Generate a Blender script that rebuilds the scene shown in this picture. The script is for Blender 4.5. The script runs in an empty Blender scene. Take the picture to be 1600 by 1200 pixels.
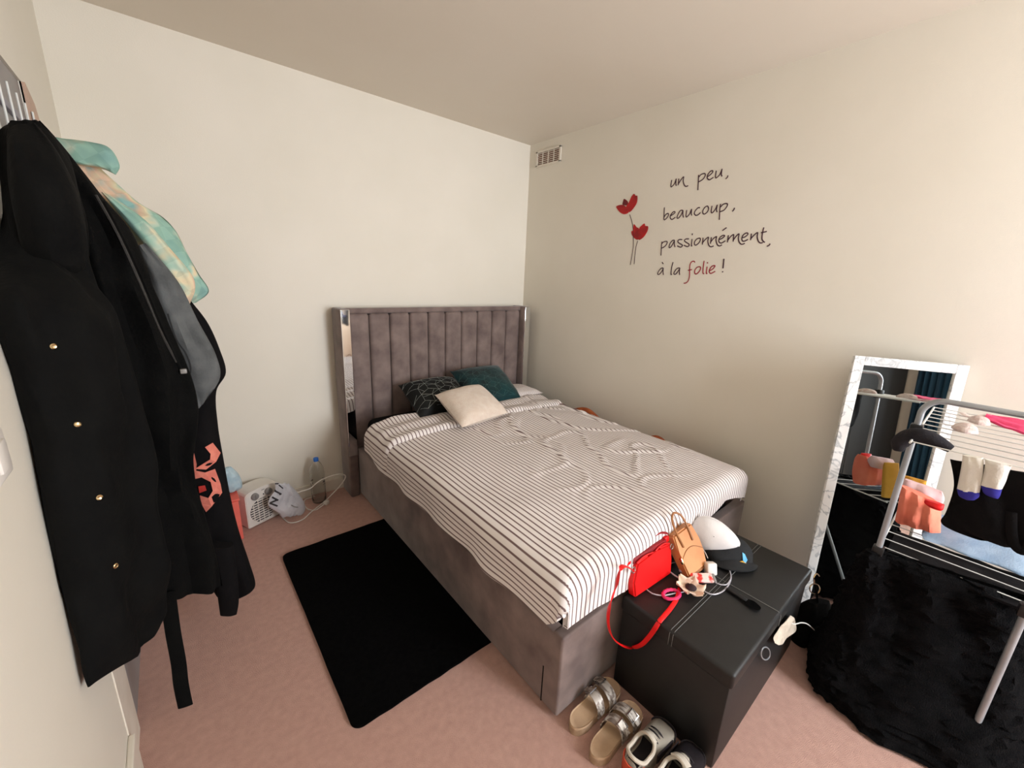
import bpy, bmesh, math, random
from mathutils import Vector, Matrix, noise
random.seed(7)
S = bpy.context.scene
COL = S.collection

# ---------------------------------------------------------------- camera
CAM = Vector((-2.3856, -2.7039, 1.4710))
CR = Vector((0.768197, -0.638864, 0.041558))
CU = Vector((0.13087, 0.220243, 0.966626))
CF = Vector((0.626695, 0.73712, -0.252797))
FPX = 632.33
cd = bpy.data.cameras.new('camera'); cam = bpy.data.objects.new('camera', cd); COL.objects.link(cam)
cd.sensor_width = 36.0; cd.lens = 36.0 * FPX / 1600.0; cd.clip_start = 0.02
cam.matrix_world = Matrix(((CR.x, CU.x, -CF.x, CAM.x), (CR.y, CU.y, -CF.y, CAM.y), (CR.z, CU.z, -CF.z, CAM.z), (0, 0, 0, 1)))
S.camera = cam

# ---------------------------------------------------------------- light
W = bpy.data.worlds.new('world'); S.world = W; W.use_nodes = True
W.node_tree.nodes['Background'].inputs[0].default_value = (0.9, 0.95, 1.0, 1)
W.node_tree.nodes['Background'].inputs[1].default_value = 1.0
S.view_settings.view_transform = 'Standard'; S.view_settings.look = 'None'
S.view_settings.exposure = 0.0; S.view_settings.gamma = 1.0
RX0, RX1, RY0, RY1, H = -2.64, 0.0, -4.8, 0.0, 2.5
WX0, WX1, WZ0, WZ1 = -1.05, -0.20, 0.7, 2.25        # window opening in the front wall
al = bpy.data.lights.new('window_daylight', 'AREA'); al.shape = 'RECTANGLE'
al.size = WX1 - WX0; al.size_y = WZ1 - WZ0; al.energy = 105; al.color = (0.935, 0.99, 1.07)
alo = bpy.data.objects.new('window_daylight', al); COL.objects.link(alo)
alo.location = ((WX0 + WX1) / 2, RY0 - 0.03, (WZ0 + WZ1) / 2); alo.rotation_euler = (math.radians(90), 0, 0)

# ---------------------------------------------------------------- helpers
def at(px, py, X=None, Y=None, Z=None):
    d = CF + CR * ((px - 800) / FPX) - CU * ((py - 600) / FPX)
    if X is not None: t = (X - CAM.x) / d.x
    elif Y is not None: t = (Y - CAM.y) / d.y
    else: t = (Z - CAM.z) / d.z
    return CAM + d * t

def s2l(c):
    c = c / 255.0
    return c / 12.92 if c <= 0.04045 else ((c + 0.055) / 1.055) ** 2.4
def rgb(r, g, b): return (s2l(r), s2l(g), s2l(b), 1.0)

def mat(name, col, rough=0.6, metal=0.0, col2=None, nscale=8.0, bump=0.0, bscale=60.0, sheen=0.0, detail=4.0, spec=0.5, trans=0.0, ior=1.45, alpha=1.0, coords='Object', stretch=(1, 1, 1), contrast=(0.35, 0.65)):
    m = bpy.data.materials.new(name); m.use_nodes = True
    nt = m.node_tree; b = nt.nodes['Principled BSDF']
    b.inputs['Base Color'].default_value = col; b.inputs['Roughness'].default_value = rough
    b.inputs['Metallic'].default_value = metal; b.inputs['Specular IOR Level'].default_value = spec
    b.inputs['IOR'].default_value = ior
    if trans: b.inputs['Transmission Weight'].default_value = trans
    if alpha < 1: b.inputs['Alpha'].default_value = alpha
    if sheen: b.inputs['Sheen Weight'].default_value = sheen; b.inputs['Sheen Roughness'].default_value = 0.4
    tc = nt.nodes.new('ShaderNodeTexCoord'); mp = nt.nodes.new('ShaderNodeMapping')
    mp.inputs['Scale'].default_value = stretch
    nt.links.new(tc.outputs[coords], mp.inputs['Vector'])
    if col2 is not None:
        n = nt.nodes.new('ShaderNodeTexNoise'); n.inputs['Scale'].default_value = nscale; n.inputs['Detail'].default_value = detail
        nt.links.new(mp.outputs[0], n.inputs['Vector'])
        r = nt.nodes.new('ShaderNodeValToRGB')
        r.color_ramp.elements[0].position = contrast[0]; r.color_ramp.elements[0].color = col
        r.color_ramp.elements[1].position = contrast[1]; r.color_ramp.elements[1].color = col2
        nt.links.new(n.outputs['Fac'], r.inputs[0]); nt.links.new(r.outputs[0], b.inputs['Base Color'])
    if bump:
        n2 = nt.nodes.new('ShaderNodeTexNoise'); n2.inputs['Scale'].default_value = bscale; n2.inputs['Detail'].default_value = 5
        nt.links.new(mp.outputs[0], n2.inputs['Vector'])
        bp = nt.nodes.new('ShaderNodeBump'); bp.inputs['Strength'].default_value = bump; bp.inputs['Distance'].default_value = 0.01
        nt.links.new(n2.outputs['Fac'], bp.inputs['Height']); nt.links.new(bp.outputs[0], b.inputs['Normal'])
    return m

def obj(name, bm, m, parent=None, smooth=True, recalc=True):
    me = bpy.data.meshes.new(name)
    if recalc: bmesh.ops.recalc_face_normals(bm, faces=bm.faces)
    bm.to_mesh(me); bm.free()
    if smooth:
        for p in me.polygons: p.use_smooth = True
        me.set_sharp_from_angle(angle=math.radians(40))
    me.materials.append(m)
    o = bpy.data.objects.new(name, me); COL.objects.link(o)
    if parent is not None:
        o.parent = parent
        o.matrix_parent_inverse = parent.matrix_world.inverted()
    return o
def thing(name, label, cat, loc=(0, 0, 0), group=None):
    o = bpy.data.objects.new(name, None); COL.objects.link(o); o.location = loc; o.empty_display_size = 0.05
    o.matrix_world = Matrix.Translation(loc)
    o['label'] = label; o['category'] = cat
    if group: o['group'] = group
    return o
def tag(o, label, cat, group=None):
    o['label'] = label; o['category'] = cat
    if group: o['group'] = group
    return o
def struct(o, label=None, cat=None):
    o['kind'] = 'structure'
    if label: o['label'] = label
    if cat: o['category'] = cat
    return o

def BM(): return bmesh.new()
def rbox(bm, x0, x1, y0, y1, z0, z1, bev=0.0, seg=2, M=None):
    r = bmesh.ops.create_cube(bm, size=1.0)
    vs = r['verts']
    bmesh.ops.scale(bm, verts=vs, vec=(x1 - x0, y1 - y0, z1 - z0))
    bmesh.ops.translate(bm, verts=vs, vec=((x0 + x1) / 2, (y0 + y1) / 2, (z0 + z1) / 2))
    if bev:
        es = list({e for v in vs for e in v.link_edges})
        rr = bmesh.ops.bevel(bm, geom=es, offset=bev, segments=seg, profile=0.5, affect='EDGES')
        vs = list({v for f in rr['faces'] for v in f.verts} | {v for v in vs if v.is_valid})
    if M is not None:
        for v in vs: v.co = M @ v.co
    return bm
def tube(bm, pts, r, n=8, closed=False, taper=None, flat=None):
    """sweep a circle (or flat ellipse (rw, rt) about an up vector) along pts"""
    pts = [Vector(p) for p in pts]; rings = []
    L = len(pts); prev = None
    for i, p in enumerate(pts):
        a = pts[(i - 1) % L] if (closed or i > 0) else p
        b = pts[(i + 1) % L] if (closed or i < L - 1) else p
        t = (b - a)
        if t.length < 1e-9: t = Vector((0, 0, 1))
        t.normalize()
        if prev is None:
            ref = Vector((0, 0, 1)) if abs(t.z) < 0.9 else Vector((0, 1, 0))
            if flat: ref = Vector(flat[2])
            s = t.cross(ref).normalized()
        else:
            s = prev - t * prev.dot(t); s.normalize()
        if flat:
            s2 = t.cross(Vector(flat[2]))
            if s2.length > 0.05: s = s2.normalized()
        prev = s; u = s.cross(t)
        rr = r if taper is None else r * taper[i]
        ra, rb = (rr, rr) if not flat else (flat[0], flat[1])
        rings.append([bm.verts.new(p + s * (ra * math.cos(2 * math.pi * k / n)) + u * (rb * math.sin(2 * math.pi * k / n))) for k in range(n)])
    m = L if closed else L - 1
    for i in range(m):
        A, B = rings[i], rings[(i + 1) % L]
        for k in range(n): bm.faces.new((A[k], A[(k + 1) % n], B[(k + 1) % n], B[k]))
    if not closed:
        bm.faces.new(rings[0][::-1]); bm.faces.new(rings[-1])
    return bm
def crom(pts, n, closed=False):
    """Catmull-Rom resample; pts are sequences of floats"""
    P = [tuple(p) for p in pts]; L = len(P); out = []
    segs = L if closed else L - 1
    for i in range(segs):
        p0 = P[(i - 1) % L] if (closed or i > 0) else P[i]
        p1 = P[i]; p2 = P[(i + 1) % L]
        p3 = P[(i + 2) % L] if (closed or i < L - 2) else p2
        for k in range(n):
            t = k / n
            out.append(tuple(0.5 * ((2 * b) + (-a + c) * t + (2 * a - 5 * b + 4 * c - d) * t * t + (-a + 3 * b - 3 * c + d) * t ** 3) for a, b, c, d in zip(p0, p1, p2, p3)))
    if not closed: out.append(P[-1])
    return out
def lathe(bm, prof, c, n=24, axis=(0, 0, 1), M=None):
    rings = []
    for r, z in prof:
        rings.append([bm.verts.new((c[0] + r * math.cos(2 * math.pi * k / n), c[1] + r * math.sin(2 * math.pi * k / n), c[2] + z)) for k in range(n)])
    for A, B in zip(rings, rings[1:]):
        for k in range(n): bm.faces.new((A[k], A[(k + 1) % n], B[(k + 1) % n], B[k]))
    bm.faces.new(rings[0][::-1]); bm.faces.new(rings[-1])
    if M is not None:
        for R in rings:
            for v in R: v.co = M @ v.co
    return bm
def prism(bm, poly, off):
    """extrude a polygon of 3D points by vector off"""
    off = Vector(off)
    a = [bm.verts.new(Vector(p)) for p in poly]; b = [bm.verts.new(Vector(p) + off) for p in poly]
    bm.faces.new(a[::-1]); bm.faces.new(b); n = len(a)
    for i in range(n): bm.faces.new((a[i], a[(i + 1) % n], b[(i + 1) % n], b[i]))
    return bm
def frame(o, ux, uy):
    ux = Vector(ux).normalized(); uy = Vector(uy); uy = (uy - ux * uy.dot(ux)).normalized(); uz = ux.cross(uy)
    return Matrix(((ux.x, uy.x, uz.x, o[0]), (ux.y, uy.y, uz.y, o[1]), (ux.z, uy.z, uz.z, o[2]), (0, 0, 0, 1)))
def nz(x, y, z=0.0, s=1.0): return noise.noise(Vector((x * s, y * s, z * s)))
def blob_loft(rows, n=40, m=6, fold=0.0, kf=7, ex=0.8, seed=0.0, lump=0.0):
    """rows: (L, R, thickness); rings are flat ellipses round the segment L-R, folds run down the cloth"""
    bm = BM()
    rr = crom([tuple(L) + tuple(R) + (t,) for L, R, t in rows], m)
    rings = []
    for j, r in enumerate(rr):
        L = Vector(r[0:3]); R = Vector(r[3:6]); th = max(r[6], 0.002)
        mid = (L + R) / 2; h = (R - L) / 2
        hh = Vector((h.x, h.y, 0)); nn = Vector((hh.y, -hh.x, 0))
        if nn.length < 1e-6: nn = Vector((0, -1, 0))
        nn.normalize()
        ring = []; w = h.length
        for k in range(n):
            a = 2 * math.pi * k / n; c, s = math.cos(a), math.sin(a)
            cc = math.copysign(abs(c) ** ex, c); ss = math.copysign(abs(s) ** ex, s)
            f = fold * math.sin(kf * cc * 1.6 + 1.3 * math.sin(j * 0.11 + seed) + seed * 3) * min(1.0, w / 0.08)
            f += lump * noise.noise(Vector((cc * 2.2 + seed, ss + seed, j * 0.16)))
            ring.append(bm.verts.new(mid + h * cc + nn * (ss * th + f * (1 if s > 0 else -0.4))))
        rings.append(ring)
    for A, B in zip(rings, rings[1:]):
        for k in range(n): bm.faces.new((A[k], A[(k + 1) % n], B[(k + 1) % n], B[k]))
    bm.faces.new(rings[0][::-1]); bm.faces.new(rings[-1])
    return bm
def sheet(nu, nv, fn, thick=0.006, uv=None):
    """thick grid sheet, fn(u,v)->Vector for u,v in 0..1"""
    bm = BM()
    g = [[Vector(fn(i / nu, j / nv)) for j in range(nv + 1)] for i in range(nu + 1)]
    N = [[None] * (nv + 1) for _ in range(nu + 1)]
    for i in range(nu + 1):
        for j in range(nv + 1):
            a = g[min(i + 1, nu)][j] - g[max(i - 1, 0)][j]; b = g[i][min(j + 1, nv)] - g[i][max(j - 1, 0)]
            c = a.cross(b); N[i][j] = c.normalized() if c.length > 1e-12 else Vector((0, 0, 1))
    A = [[bm.verts.new(g[i][j]) for j in range(nv + 1)] for i in range(nu + 1)]
    B = [[bm.verts.new(g[i][j] - N[i][j] * thick) for j in range(nv + 1)] for i in range(nu + 1)]
    lay = bm.loops.layers.uv.new('UVMap') if uv else None
    def face(vs, idx):
        f = bm.faces.new(vs)
        if lay:
            for l, (i, j) in zip(f.loops, idx): l[lay].uv = uv(i / nu, j / nv)
    for i in range(nu):
        for j in range(nv):
            face((A[i][j], A[i + 1][j], A[i + 1][j + 1], A[i][j + 1]), ((i, j), (i + 1, j), (i + 1, j + 1), (i, j + 1)))
            face((B[i][j], B[i][j + 1], B[i + 1][j + 1], B[i + 1][j]), ((i, j), (i, j + 1), (i + 1, j + 1), (i + 1, j)))
    for i in range(nu):
        for j in (0, nv): face((A[i][j], B[i][j], B[i + 1][j], A[i + 1][j]), ((i, j), (i, j), (i + 1, j), (i + 1, j)))
    for j in range(nv):
        for i in (0, nu): face((A[i][j], B[i][j], B[i][j + 1], A[i][j + 1]), ((i, j), (i, j), (i, j + 1), (i, j + 1)))
    return bm

# ---------------------------------------------------------------- materials
M_wall = mat('painted_plaster', rgb(228, 221, 206), 0.6, col2=rgb(232, 225, 211), nscale=2.0, bump=0.05, bscale=180)
M_ceil = mat('ceiling_paint', rgb(222, 211, 195), 0.55, col2=rgb(225, 215, 200), nscale=1.5, bump=0.03, bscale=120)
M_white = mat('white_gloss_paint', rgb(232, 224, 210), 0.35, col2=rgb(222, 212, 196), nscale=12, bump=0.02)
M_carpet = mat('dusty_pink_carpet', rgb(204, 154, 138), 0.95, col2=rgb(228, 182, 164), nscale=40, bump=0.9, bscale=420, detail=12, sheen=0.2, contrast=(0.15, 0.85))
M_greydoor = mat('grey_door_paint', rgb(150, 144, 142), 0.45, col2=rgb(140, 135, 134), nscale=5)
M_beige = mat('beige_wood', rgb(196, 165, 144), 0.5, col2=rgb(182, 150, 130), nscale=14, stretch=(1, 1, 0.1))
M_velvet = mat('taupe_velvet', rgb(98, 82, 78), 0.75, col2=rgb(138, 120, 113), nscale=8, bump=0.06, bscale=300, sheen=0.35, detail=7, contrast=(0.33, 0.72))
M_chrome = mat('mirror_chrome', rgb(235, 235, 235), 0.04, metal=1.0, col2=rgb(225, 227, 230), nscale=3)
M_blackfab = mat('black_cotton', rgb(12, 11, 12), 0.9, col2=rgb(17, 15, 16), nscale=20, bump=0.15, bscale=200, spec=0.15)
M_rug = mat('black_shag', rgb(7, 7, 7), 1.0, col2=rgb(14, 13, 13), nscale=60, bump=1.0, bscale=500, spec=0.05)
M_leather = mat('black_faux_leather', rgb(22, 22, 22), 0.48, col2=rgb(27, 27, 26), nscale=30, bump=0.12, bscale=700, spec=0.5)
M_thread = mat('grey_thread', rgb(120, 120, 116), 0.8, col2=rgb(100, 100, 98), nscale=200)
M_steel = mat('grey_tube_steel', rgb(165, 168, 172), 0.35, metal=0.4, col2=rgb(150, 154, 158), nscale=10)
M_wire = mat('white_coated_wire', rgb(225, 225, 220), 0.35, col2=rgb(215, 214, 208), nscale=20)
M_blackpl = mat('black_plastic', rgb(18, 18, 20), 0.4, col2=rgb(24, 24, 26), nscale=15)
M_whitepl = mat('white_plastic', rgb(232, 226, 218), 0.35, col2=rgb(226, 219, 210), nscale=10)
M_greypl = mat('grey_plastic', rgb(140, 136, 132), 0.4, col2=rgb(128, 124, 120), nscale=20)
M_gold = mat('gold_metal', rgb(205, 175, 130), 0.25, metal=1.0, col2=rgb(220, 195, 150), nscale=20)
M_silver = mat('silver_metal', rgb(215, 212, 208), 0.2, metal=1.0, col2=rgb(200, 198, 195), nscale=40)
M_ink = mat('dark_plum_vinyl', rgb(58, 28, 46), 0.6, col2=rgb(66, 32, 44), nscale=30)
M_crimson = mat('crimson_vinyl', rgb(158, 16, 46), 0.6, col2=rgb(140, 10, 40), nscale=30)

# ---------------------------------------------------------------- room shell
T = 0.12
DY0, DY1, DZ = -1.20, -0.65, 1.985       # cupboard door in the left wall
struct(obj('floor', rbox(BM(), RX0 - T, RX1 + T, RY0 - T, RY1 + T, -T, 0), M_carpet, smooth=False), 'dusty pink wall-to-wall carpet floor', 'floor')
struct(obj('ceiling', rbox(BM(), RX0 - T, RX1 + T, RY0 - T, RY1 + T, H, H + T), M_ceil, smooth=False), 'plain beige painted ceiling', 'ceiling')
struct(obj('wall_back', rbox(BM(), RX0 - T, RX1 + T, 0, T, 0, H), M_wall, smooth=False), 'bright cream wall behind the headboard', 'wall')
struct(obj('wall_right', rbox(BM(), 0, T, RY0 - T, 0, 0, H), M_wall, smooth=False), 'long cream wall with red and plum lettering', 'wall')
bm = BM()
rbox(bm, RX0 - T, RX0, RY0 - T, DY0, 0, H); rbox(bm, RX0 - T, RX0, DY1, 0, 0, H); rbox(bm, RX0 - T, RX0, DY0, DY1, DZ, H)
struct(obj('wall_left', bm, M_wall, smooth=False), 'pale wall beside the hanging coats', 'wall')
bm = BM()
rbox(bm, RX0, WX0, RY0 - T, RY0, 0, H); rbox(bm, WX1, RX1, RY0 - T, RY0, 0, H)
rbox(bm, WX0, WX1, RY0 - T, RY0, 0, WZ0); rbox(bm, WX0, WX1, RY0 - T, RY0, WZ1, H)
struct(obj('wall_front', bm, M_wall, smooth=False), 'wall with the window, behind the viewer', 'wall')
# window in the front wall
bm = BM()
for a in ((WX0, WX0 + .05, WZ0, WZ1), (WX1 - .05, WX1, WZ0, WZ1), (WX0, WX1, WZ0, WZ0 + .05), (WX0, WX1, WZ1 - .05, WZ1), ((WX0 + WX1) / 2 - .03, (WX0 + WX1) / 2 + .03, WZ0, WZ1)):
    rbox(bm, a[0], a[1], RY0 - .10, RY0 - .04, a[2], a[3], .006)
alo.location.y = RY0 - 0.035
wn = struct(obj('window_1', bm, M_white, smooth=False), 'white framed two-pane window', 'window')
# cupboard door
dr = struct(obj('door_1', rbox(BM(), RX0 - .04, RX0 - .006, DY0, DY1, 0.0, DZ, .003), M_greydoor, smooth=False), 'grey cupboard door behind the hanging coats', 'door')
struct(obj('trim_1', rbox(BM(), RX0 - .004, RX0 + .003, DY0 - .148, DY0, 0, 2.05, .001), M_white, smooth=False), 'white upright casing beside the grey door', 'trim')
bm = BM()
prism(bm, [(RX0 - .004, DY1, 0), (RX0 - .004, DY1, DZ), (RX0 - .004, DY1 + .09, DZ - .035), (RX0 - .004, DY1 + .13, DZ - .10), (RX0 - .004, DY1 + .13, 0)], (.012, 0, 0))
struct(obj('trim_2', bm, M_beige, smooth=False), 'beige wooden upright on the far side of the grey door', 'trim')
bm = BM(); rbox(bm, RX0, RX0 + .016, RY0, DY0 - .15, 0, .14, .004)
struct(obj('baseboard_left', bm, M_white, smooth=False), 'white skirting board under the coats', 'baseboard')
bm = BM(); rbox(bm, RX0, RX1, -.012, 0, 0, .085, .003)
struct(obj('baseboard_back', bm, M_white, smooth=False), 'low white skirting behind the heater', 'baseboard')
# open dark wardrobe, bare wall and curtain on the front wall: what the mirror sees
M_ward = mat('charcoal_wardrobe', rgb(40, 40, 42), 0.6, col2=rgb(48, 48, 48), nscale=4, stretch=(1, 1, .1))
wd = thing('wardrobe', 'tall charcoal wardrobe reflected in the leaning mirror', 'wardrobe', (-2.3, -4.5, 0))
obj('body', rbox(BM(), -2.63, -2.05, -4.79, -4.32, 0.0, 2.1, .01), M_ward, wd, False)
for i in range(2):
    d_ = obj('door', rbox(BM(), -2.625 + i * .288, -2.342 + i * .288, -4.32, -4.30, 0.05, 2.08, .004), M_ward, wd, False)
    obj('handle', rbox(BM(), -2.365 + i * .05, -2.355 + i * .05, -4.30, -4.28, .95, 1.15, .003), M_silver, d_, False)
M_teal = mat('teal_curtain', rgb(24, 62, 84), 0.85, col2=rgb(16, 46, 66), nscale=10, stretch=(6, 6, .2))
bm = sheet(40, 8, lambda u, v: Vector((-1.90 + .34 * u, -4.73 + .025 * math.sin(u * 40), .05 + 2.3 * v)), .006)
tag(obj('curtain', bm, M_teal), 'dark teal curtain reflected at the right edge of the mirror', 'curtain')

# ---------------------------------------------------------------- bed
bed = thing('bed', 'taupe velvet bed with tall channelled headboard and chrome strips', 'bed', (-.82, -1.0, 0))
HX0, HX1, HD, HH = -1.61, -.075, .182, 1.249
hb = obj('headboard', rbox(BM(), HX0 + .05, HX1 - .05, -.085, -.018, .02, HH - .004, .012, 3), M_velvet, bed)
obj('top_border', rbox(BM(), HX0 + .05, HX1 - .05, -.125, -.075, HH - .034, HH, .010, 3), M_velvet, hb)
for (a, b) in ((HX0, HX0 + .062), (HX1 - .062, HX1)):
    w = obj('wing', rbox(BM(), a, b, -HD, -.016, .0, HH, .012, 3), M_velvet, bed)
    obj('chrome_strip', rbox(BM(), a + .004, b - .004, -HD - .004, -HD + .004, .36 if a > -1 else .30, HH - .002, .002), M_chrome, w, False)['label'] = 'polished chrome strip'
cb = [-1.548, -1.411, -1.272, -1.130, -.988, -.849, -.709, -.565, -.424, -.281, -.137]
for a, b in zip(cb, cb[1:]):
    obj('channel', rbox(BM(), a + .0012, b - .0012, -.128, -.08, .3, HH - .030, .024, 5), M_velvet, hb)
BX0, BX1, BY = -1.546, -.098, -2.027; BZ = .344
obj('side_rail', rbox(BM(), BX0, BX0 + .045, BY + .002, -HD + .01, .014, BZ, .008, 3), M_velvet, bed)
obj('side_rail', rbox(BM(), BX1 - .045, BX1, BY + .002, -HD + .01, .014, BZ, .008, 3), M_velvet, bed)
obj('foot_rail', rbox(BM(), BX0 + .001, BX1 - .001, BY, BY + .047, .014, BZ + .002, .008, 3), M_velvet, bed)
obj('seam', rbox(BM(), BX0 - .0015, BX0 + .003, -1.953, -1.949, .015, .17), M_blackfab, bed, False)
obj('slat_base', rbox(BM(), BX0 + .04, BX1 - .04, BY + .04, -.2, .15, .20), M_blackfab, bed, False)
for x in (BX0 + .04, BX1 - .04):
    for y in (BY + .04, -.25): obj('foot', rbox(BM(), x - .02, x + .02, y - .02, y + .02, 0, .016), M_blackpl, bed, False)
tag(obj('mattress', rbox(BM(), -1.495, -.19, -1.975, -.19, .2, .549, .05, 5), M_blackfab), 'mattress in a black fitted sheet under the striped duvet', 'mattress')

# striped duvet
def stripe_mat(name, base, line, pitch, width):
    m = bpy.data.materials.new(name); m.use_nodes = True; nt = m.node_tree; b = nt.nodes['Principled BSDF']
    b.inputs['Roughness'].default_value = .9; b.inputs['Specular IOR Level'].default_value = .2
    uvn = nt.nodes.new('ShaderNodeUVMap'); sp = nt.nodes.new('ShaderNodeSeparateXYZ'); nt.links.new(uvn.outputs[0], sp.inputs[0])
    d = nt.nodes.new('ShaderNodeMath'); d.operation = 'DIVIDE'; d.inputs[1].default_value = pitch; nt.links.new(sp.outputs[0], d.inputs[0])
    f = nt.nodes.new('ShaderNodeMath'); f.operation = 'FRACT'; nt.links.new(d.outputs[0], f.inputs[0])
    r = nt.nodes.new('ShaderNodeValToRGB'); e = r.color_ramp.elements
    e[0].position = 0.0; e[0].color = line; e[1].position = width; e[1].color = line
    n1 = e.new(width + .08); n1.color = base; n2 = e.new(.92); n2.color = base; n3 = e.new(1.0); n3.color = line
    nt.links.new(f.outputs[0], r.inputs[0]); nt.links.new(r.outputs[0], b.inputs['Base Color'])
    tc = nt.nodes.new('ShaderNodeTexCoord'); n = nt.nodes.new('ShaderNodeTexNoise'); n.inputs['Scale'].default_value = 9; n.inputs['Detail'].default_value = 5
    n.inputs['Distortion'].default_value = .6
    nt.links.new(tc.outputs['Object'], n.inputs['Vector'])
    bp = nt.nodes.new('ShaderNodeBump'); bp.inputs['Strength'].default_value = .18; bp.inputs['Distance'].default_value = .03
    nt.links.new(n.outputs['Fac'], bp.inputs['Height']); nt.links.new(bp.outputs[0], b.inputs['Normal'])
    return m
M_stripe = stripe_mat('striped_cotton', rgb(234, 226, 222), rgb(116, 94, 92), .0222, .18)
XL, XR, YF, ZT = -1.522, -.262, -1.990, .575
def foldover(o, r):
    if o <= 0: return 0.0, 0.0
    q = r * math.pi / 2
    if o < q: return r * math.sin(o / r), r * (1 - math.cos(o / r))
    return r, r + (o - q)
def duvet_pt(s, t, lift=0.0, wr=1.0):
    ol = max(0, XL - s); orr = max(0, s - XR); of = max(0, YF - t)
    ax, dx = foldover(ol, .05); bx, dx2 = foldover(orr, .05); cy, dy = foldover(of, .046)
    x = max(s, XL) - ax if s < XL else min(s, XR) + bx; y = max(t, YF) - cy
    dxx = dx + dx2; drop = max(dxx, dy) + .25 * min(dxx, dy)
    w = 0.010 * nz(s * 1.4, t * 1.4, 3.1, 1.6) + 0.004 * nz(s + .4 * t, t - .2 * s, 7.7, 4.0)
    mid = max(0.0, min(1.0, (s + 1.25) / .3)) * max(0.0, min(1.0, (t + 1.95) / .25))
    dd = abs(nz(s * .8 + t * .5, t * .9 - s * .5, 1.3, 3.2)); w += mid * .016 * max(0, .08 - dd) / .08 * max(0, 0.35 + 0.9 * nz(s, t, 5, 2))
    dd = abs(nz(s * .9 - t * .3, t * .7 + s * .4, 9.3, 4.6)); w += mid * .007 * max(0, .09 - dd) / .09
    w *= wr
    k = max(0.0, min(1.0, drop / .16)); kl = max(0.0, min(1.0, drop / .05))
    if drop > 0:
        if dx > dy: x -= .010 * k * k * (1 + math.sin(t * 17 + 5 * nz(s * .3, t, 2, 2))) + lift * .5 * kl
        elif dy > 0 and dx2 <= dy: y -= .004 * k * (1 + math.sin(s * 19 + 4 * nz(s, t * .3, 4, 2))) + lift * .5 * kl
        w *= 1 - .7 * kl; lift *= 1 - .6 * kl
    edge = max(0.0, min(1.0, (s - XL) / .10, (XR - s) / .10))
    return Vector((x, y, ZT - .012 * (1 - edge) - drop + w + lift))
NU, NV = 170, 200
def hem_l(t): return .155 + .03 * nz(t, 0, 1, 2.6) - .035 * max(0, 1 - abs(t + .45) / .3)
def hem_f(s): return .172 - .045 * max(0, 1 - abs(s + 1.52) / .22) + .02 * nz(s, 0, 4, 3.0) - .075 * max(0, 1 - abs(s + .55) / .35)
def dv(u, v):
    t = -.48 + v * ((YF - hem_f(XL + u * (XR - XL)) - .02) + .48)
    s0 = XL - (hem_l(max(t, YF)) + .02) * (1 if t > YF else max(.5, 1 - (YF - t) / .2)); s1 = XR + .13
    s = s0 + (s1 - s0) * u
    return s, t
dvo = obj('duvet', sheet(NU, NV, lambda u, v: duvet_pt(*dv(u, v)), .018, uv=dv), M_stripe, recalc=False)
tag(dvo, 'white duvet with thin brown stripes spread over the bed', 'duvet')
def band(u, v):
    t = -.43 + v * (-.325 + .02 * nz(u * 3, 0, 2, 1))
    s0 = XL - (.165 + .03 * nz(v * 2, 1, 6)) ; s1 = XR + .10
    return s0 + (s1 - s0) * u, t
def band_pt(u, v):
    s, t = band(u, v)
    e = max(0, min(1, v / .06)) * max(0, min(1, (1 - v) / .05))
    l = .009 + .017 * math.sqrt(e) + .010 * nz(u * 8, v * 3, 4, 1) + .006 * math.sin(v * 14 + u * 3) - (.05 * (1 - v / .06) if v < .06 else 0)
    return duvet_pt(s, t, l, .6)
obj('turned_back_edge', sheet(150, 40, band_pt, .012, uv=band), M_stripe, dvo, recalc=False)

# cushions
def cushion(name, m, label, BL, BR, TL, th=.06, pinch=.10, n=22):
    BL, BR, TL = Vector(BL), Vector(BR), Vector(TL); ex = BR - BL; ey = TL - BL; nn = ex.cross(ey).normalized()
    bm = BM(); lay = bm.loops.layers.uv.new('UVMap')
    def P(i, j, sgn):
        a, b = i / n * 2 - 1, j / n * 2 - 1
        pa = a * (1 - pinch * (1 - b * b) * .5 * a * a * 1.0); pb = b * (1 - pinch * (1 - a * a) * .5 * b * b)
        h = max(0, (1 - a ** 4) * (1 - b ** 4)) ** .5 * (1 - .22 * (a * a + b * b))
        w = .006 * nz(a * 2.4, b * 2.4, sgn * 3 + len(name))
        return BL + ex * (pa + 1) / 2 + ey * (pb + 1) / 2 + nn * sgn * (h * th + w * h)
    G = {}
    for sg in (1, -1):
        for i in range(n + 1):
            for j in range(n + 1):
                if sg == -1 and (i in (0, n) or j in (0, n)): G[sg, i, j] = G[1, i, j]
                else: G[sg, i, j] = bm.verts.new(P(i, j, sg))
    for sg in (1, -1):
        for i in range(n):
            for j in range(n):
                idx = [(i, j), (i + 1, j), (i + 1, j + 1), (i, j + 1)]
                if sg < 0: idx = idx[::-1]
                f = bm.faces.new([G[sg, a, b] for a, b in idx])
                for l, (a, b) in zip(f.loops, idx): l[lay].uv = (a / n, b / n)
    o = obj(name, bm, m, recalc=False); tag(o, label, 'cushion'); return o, P, n
def geo_mat(name, base, base2, rough, sheen):
    return mat(name, base, rough, col2=base2, nscale=9, sheen=sheen, bump=.08, bscale=200, spec=.3)
M_blkcush = geo_mat('black_velvet', rgb(7, 9, 9), rgb(15, 18, 17), .7, .05)
M_tealcush = geo_mat('dark_teal_velvet', rgb(3, 26, 29), rgb(6, 58, 62), .42, .25)
M_cream = mat('cream_teddy', rgb(236, 216, 198), .95, col2=rgb(244, 228, 212), nscale=30, bump=.7, bscale=260, sheen=.3)
M_silverline = mat('silver_foil', rgb(190, 196, 192), .3, metal=.7, col2=rgb(150, 160, 156), nscale=40)
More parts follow.
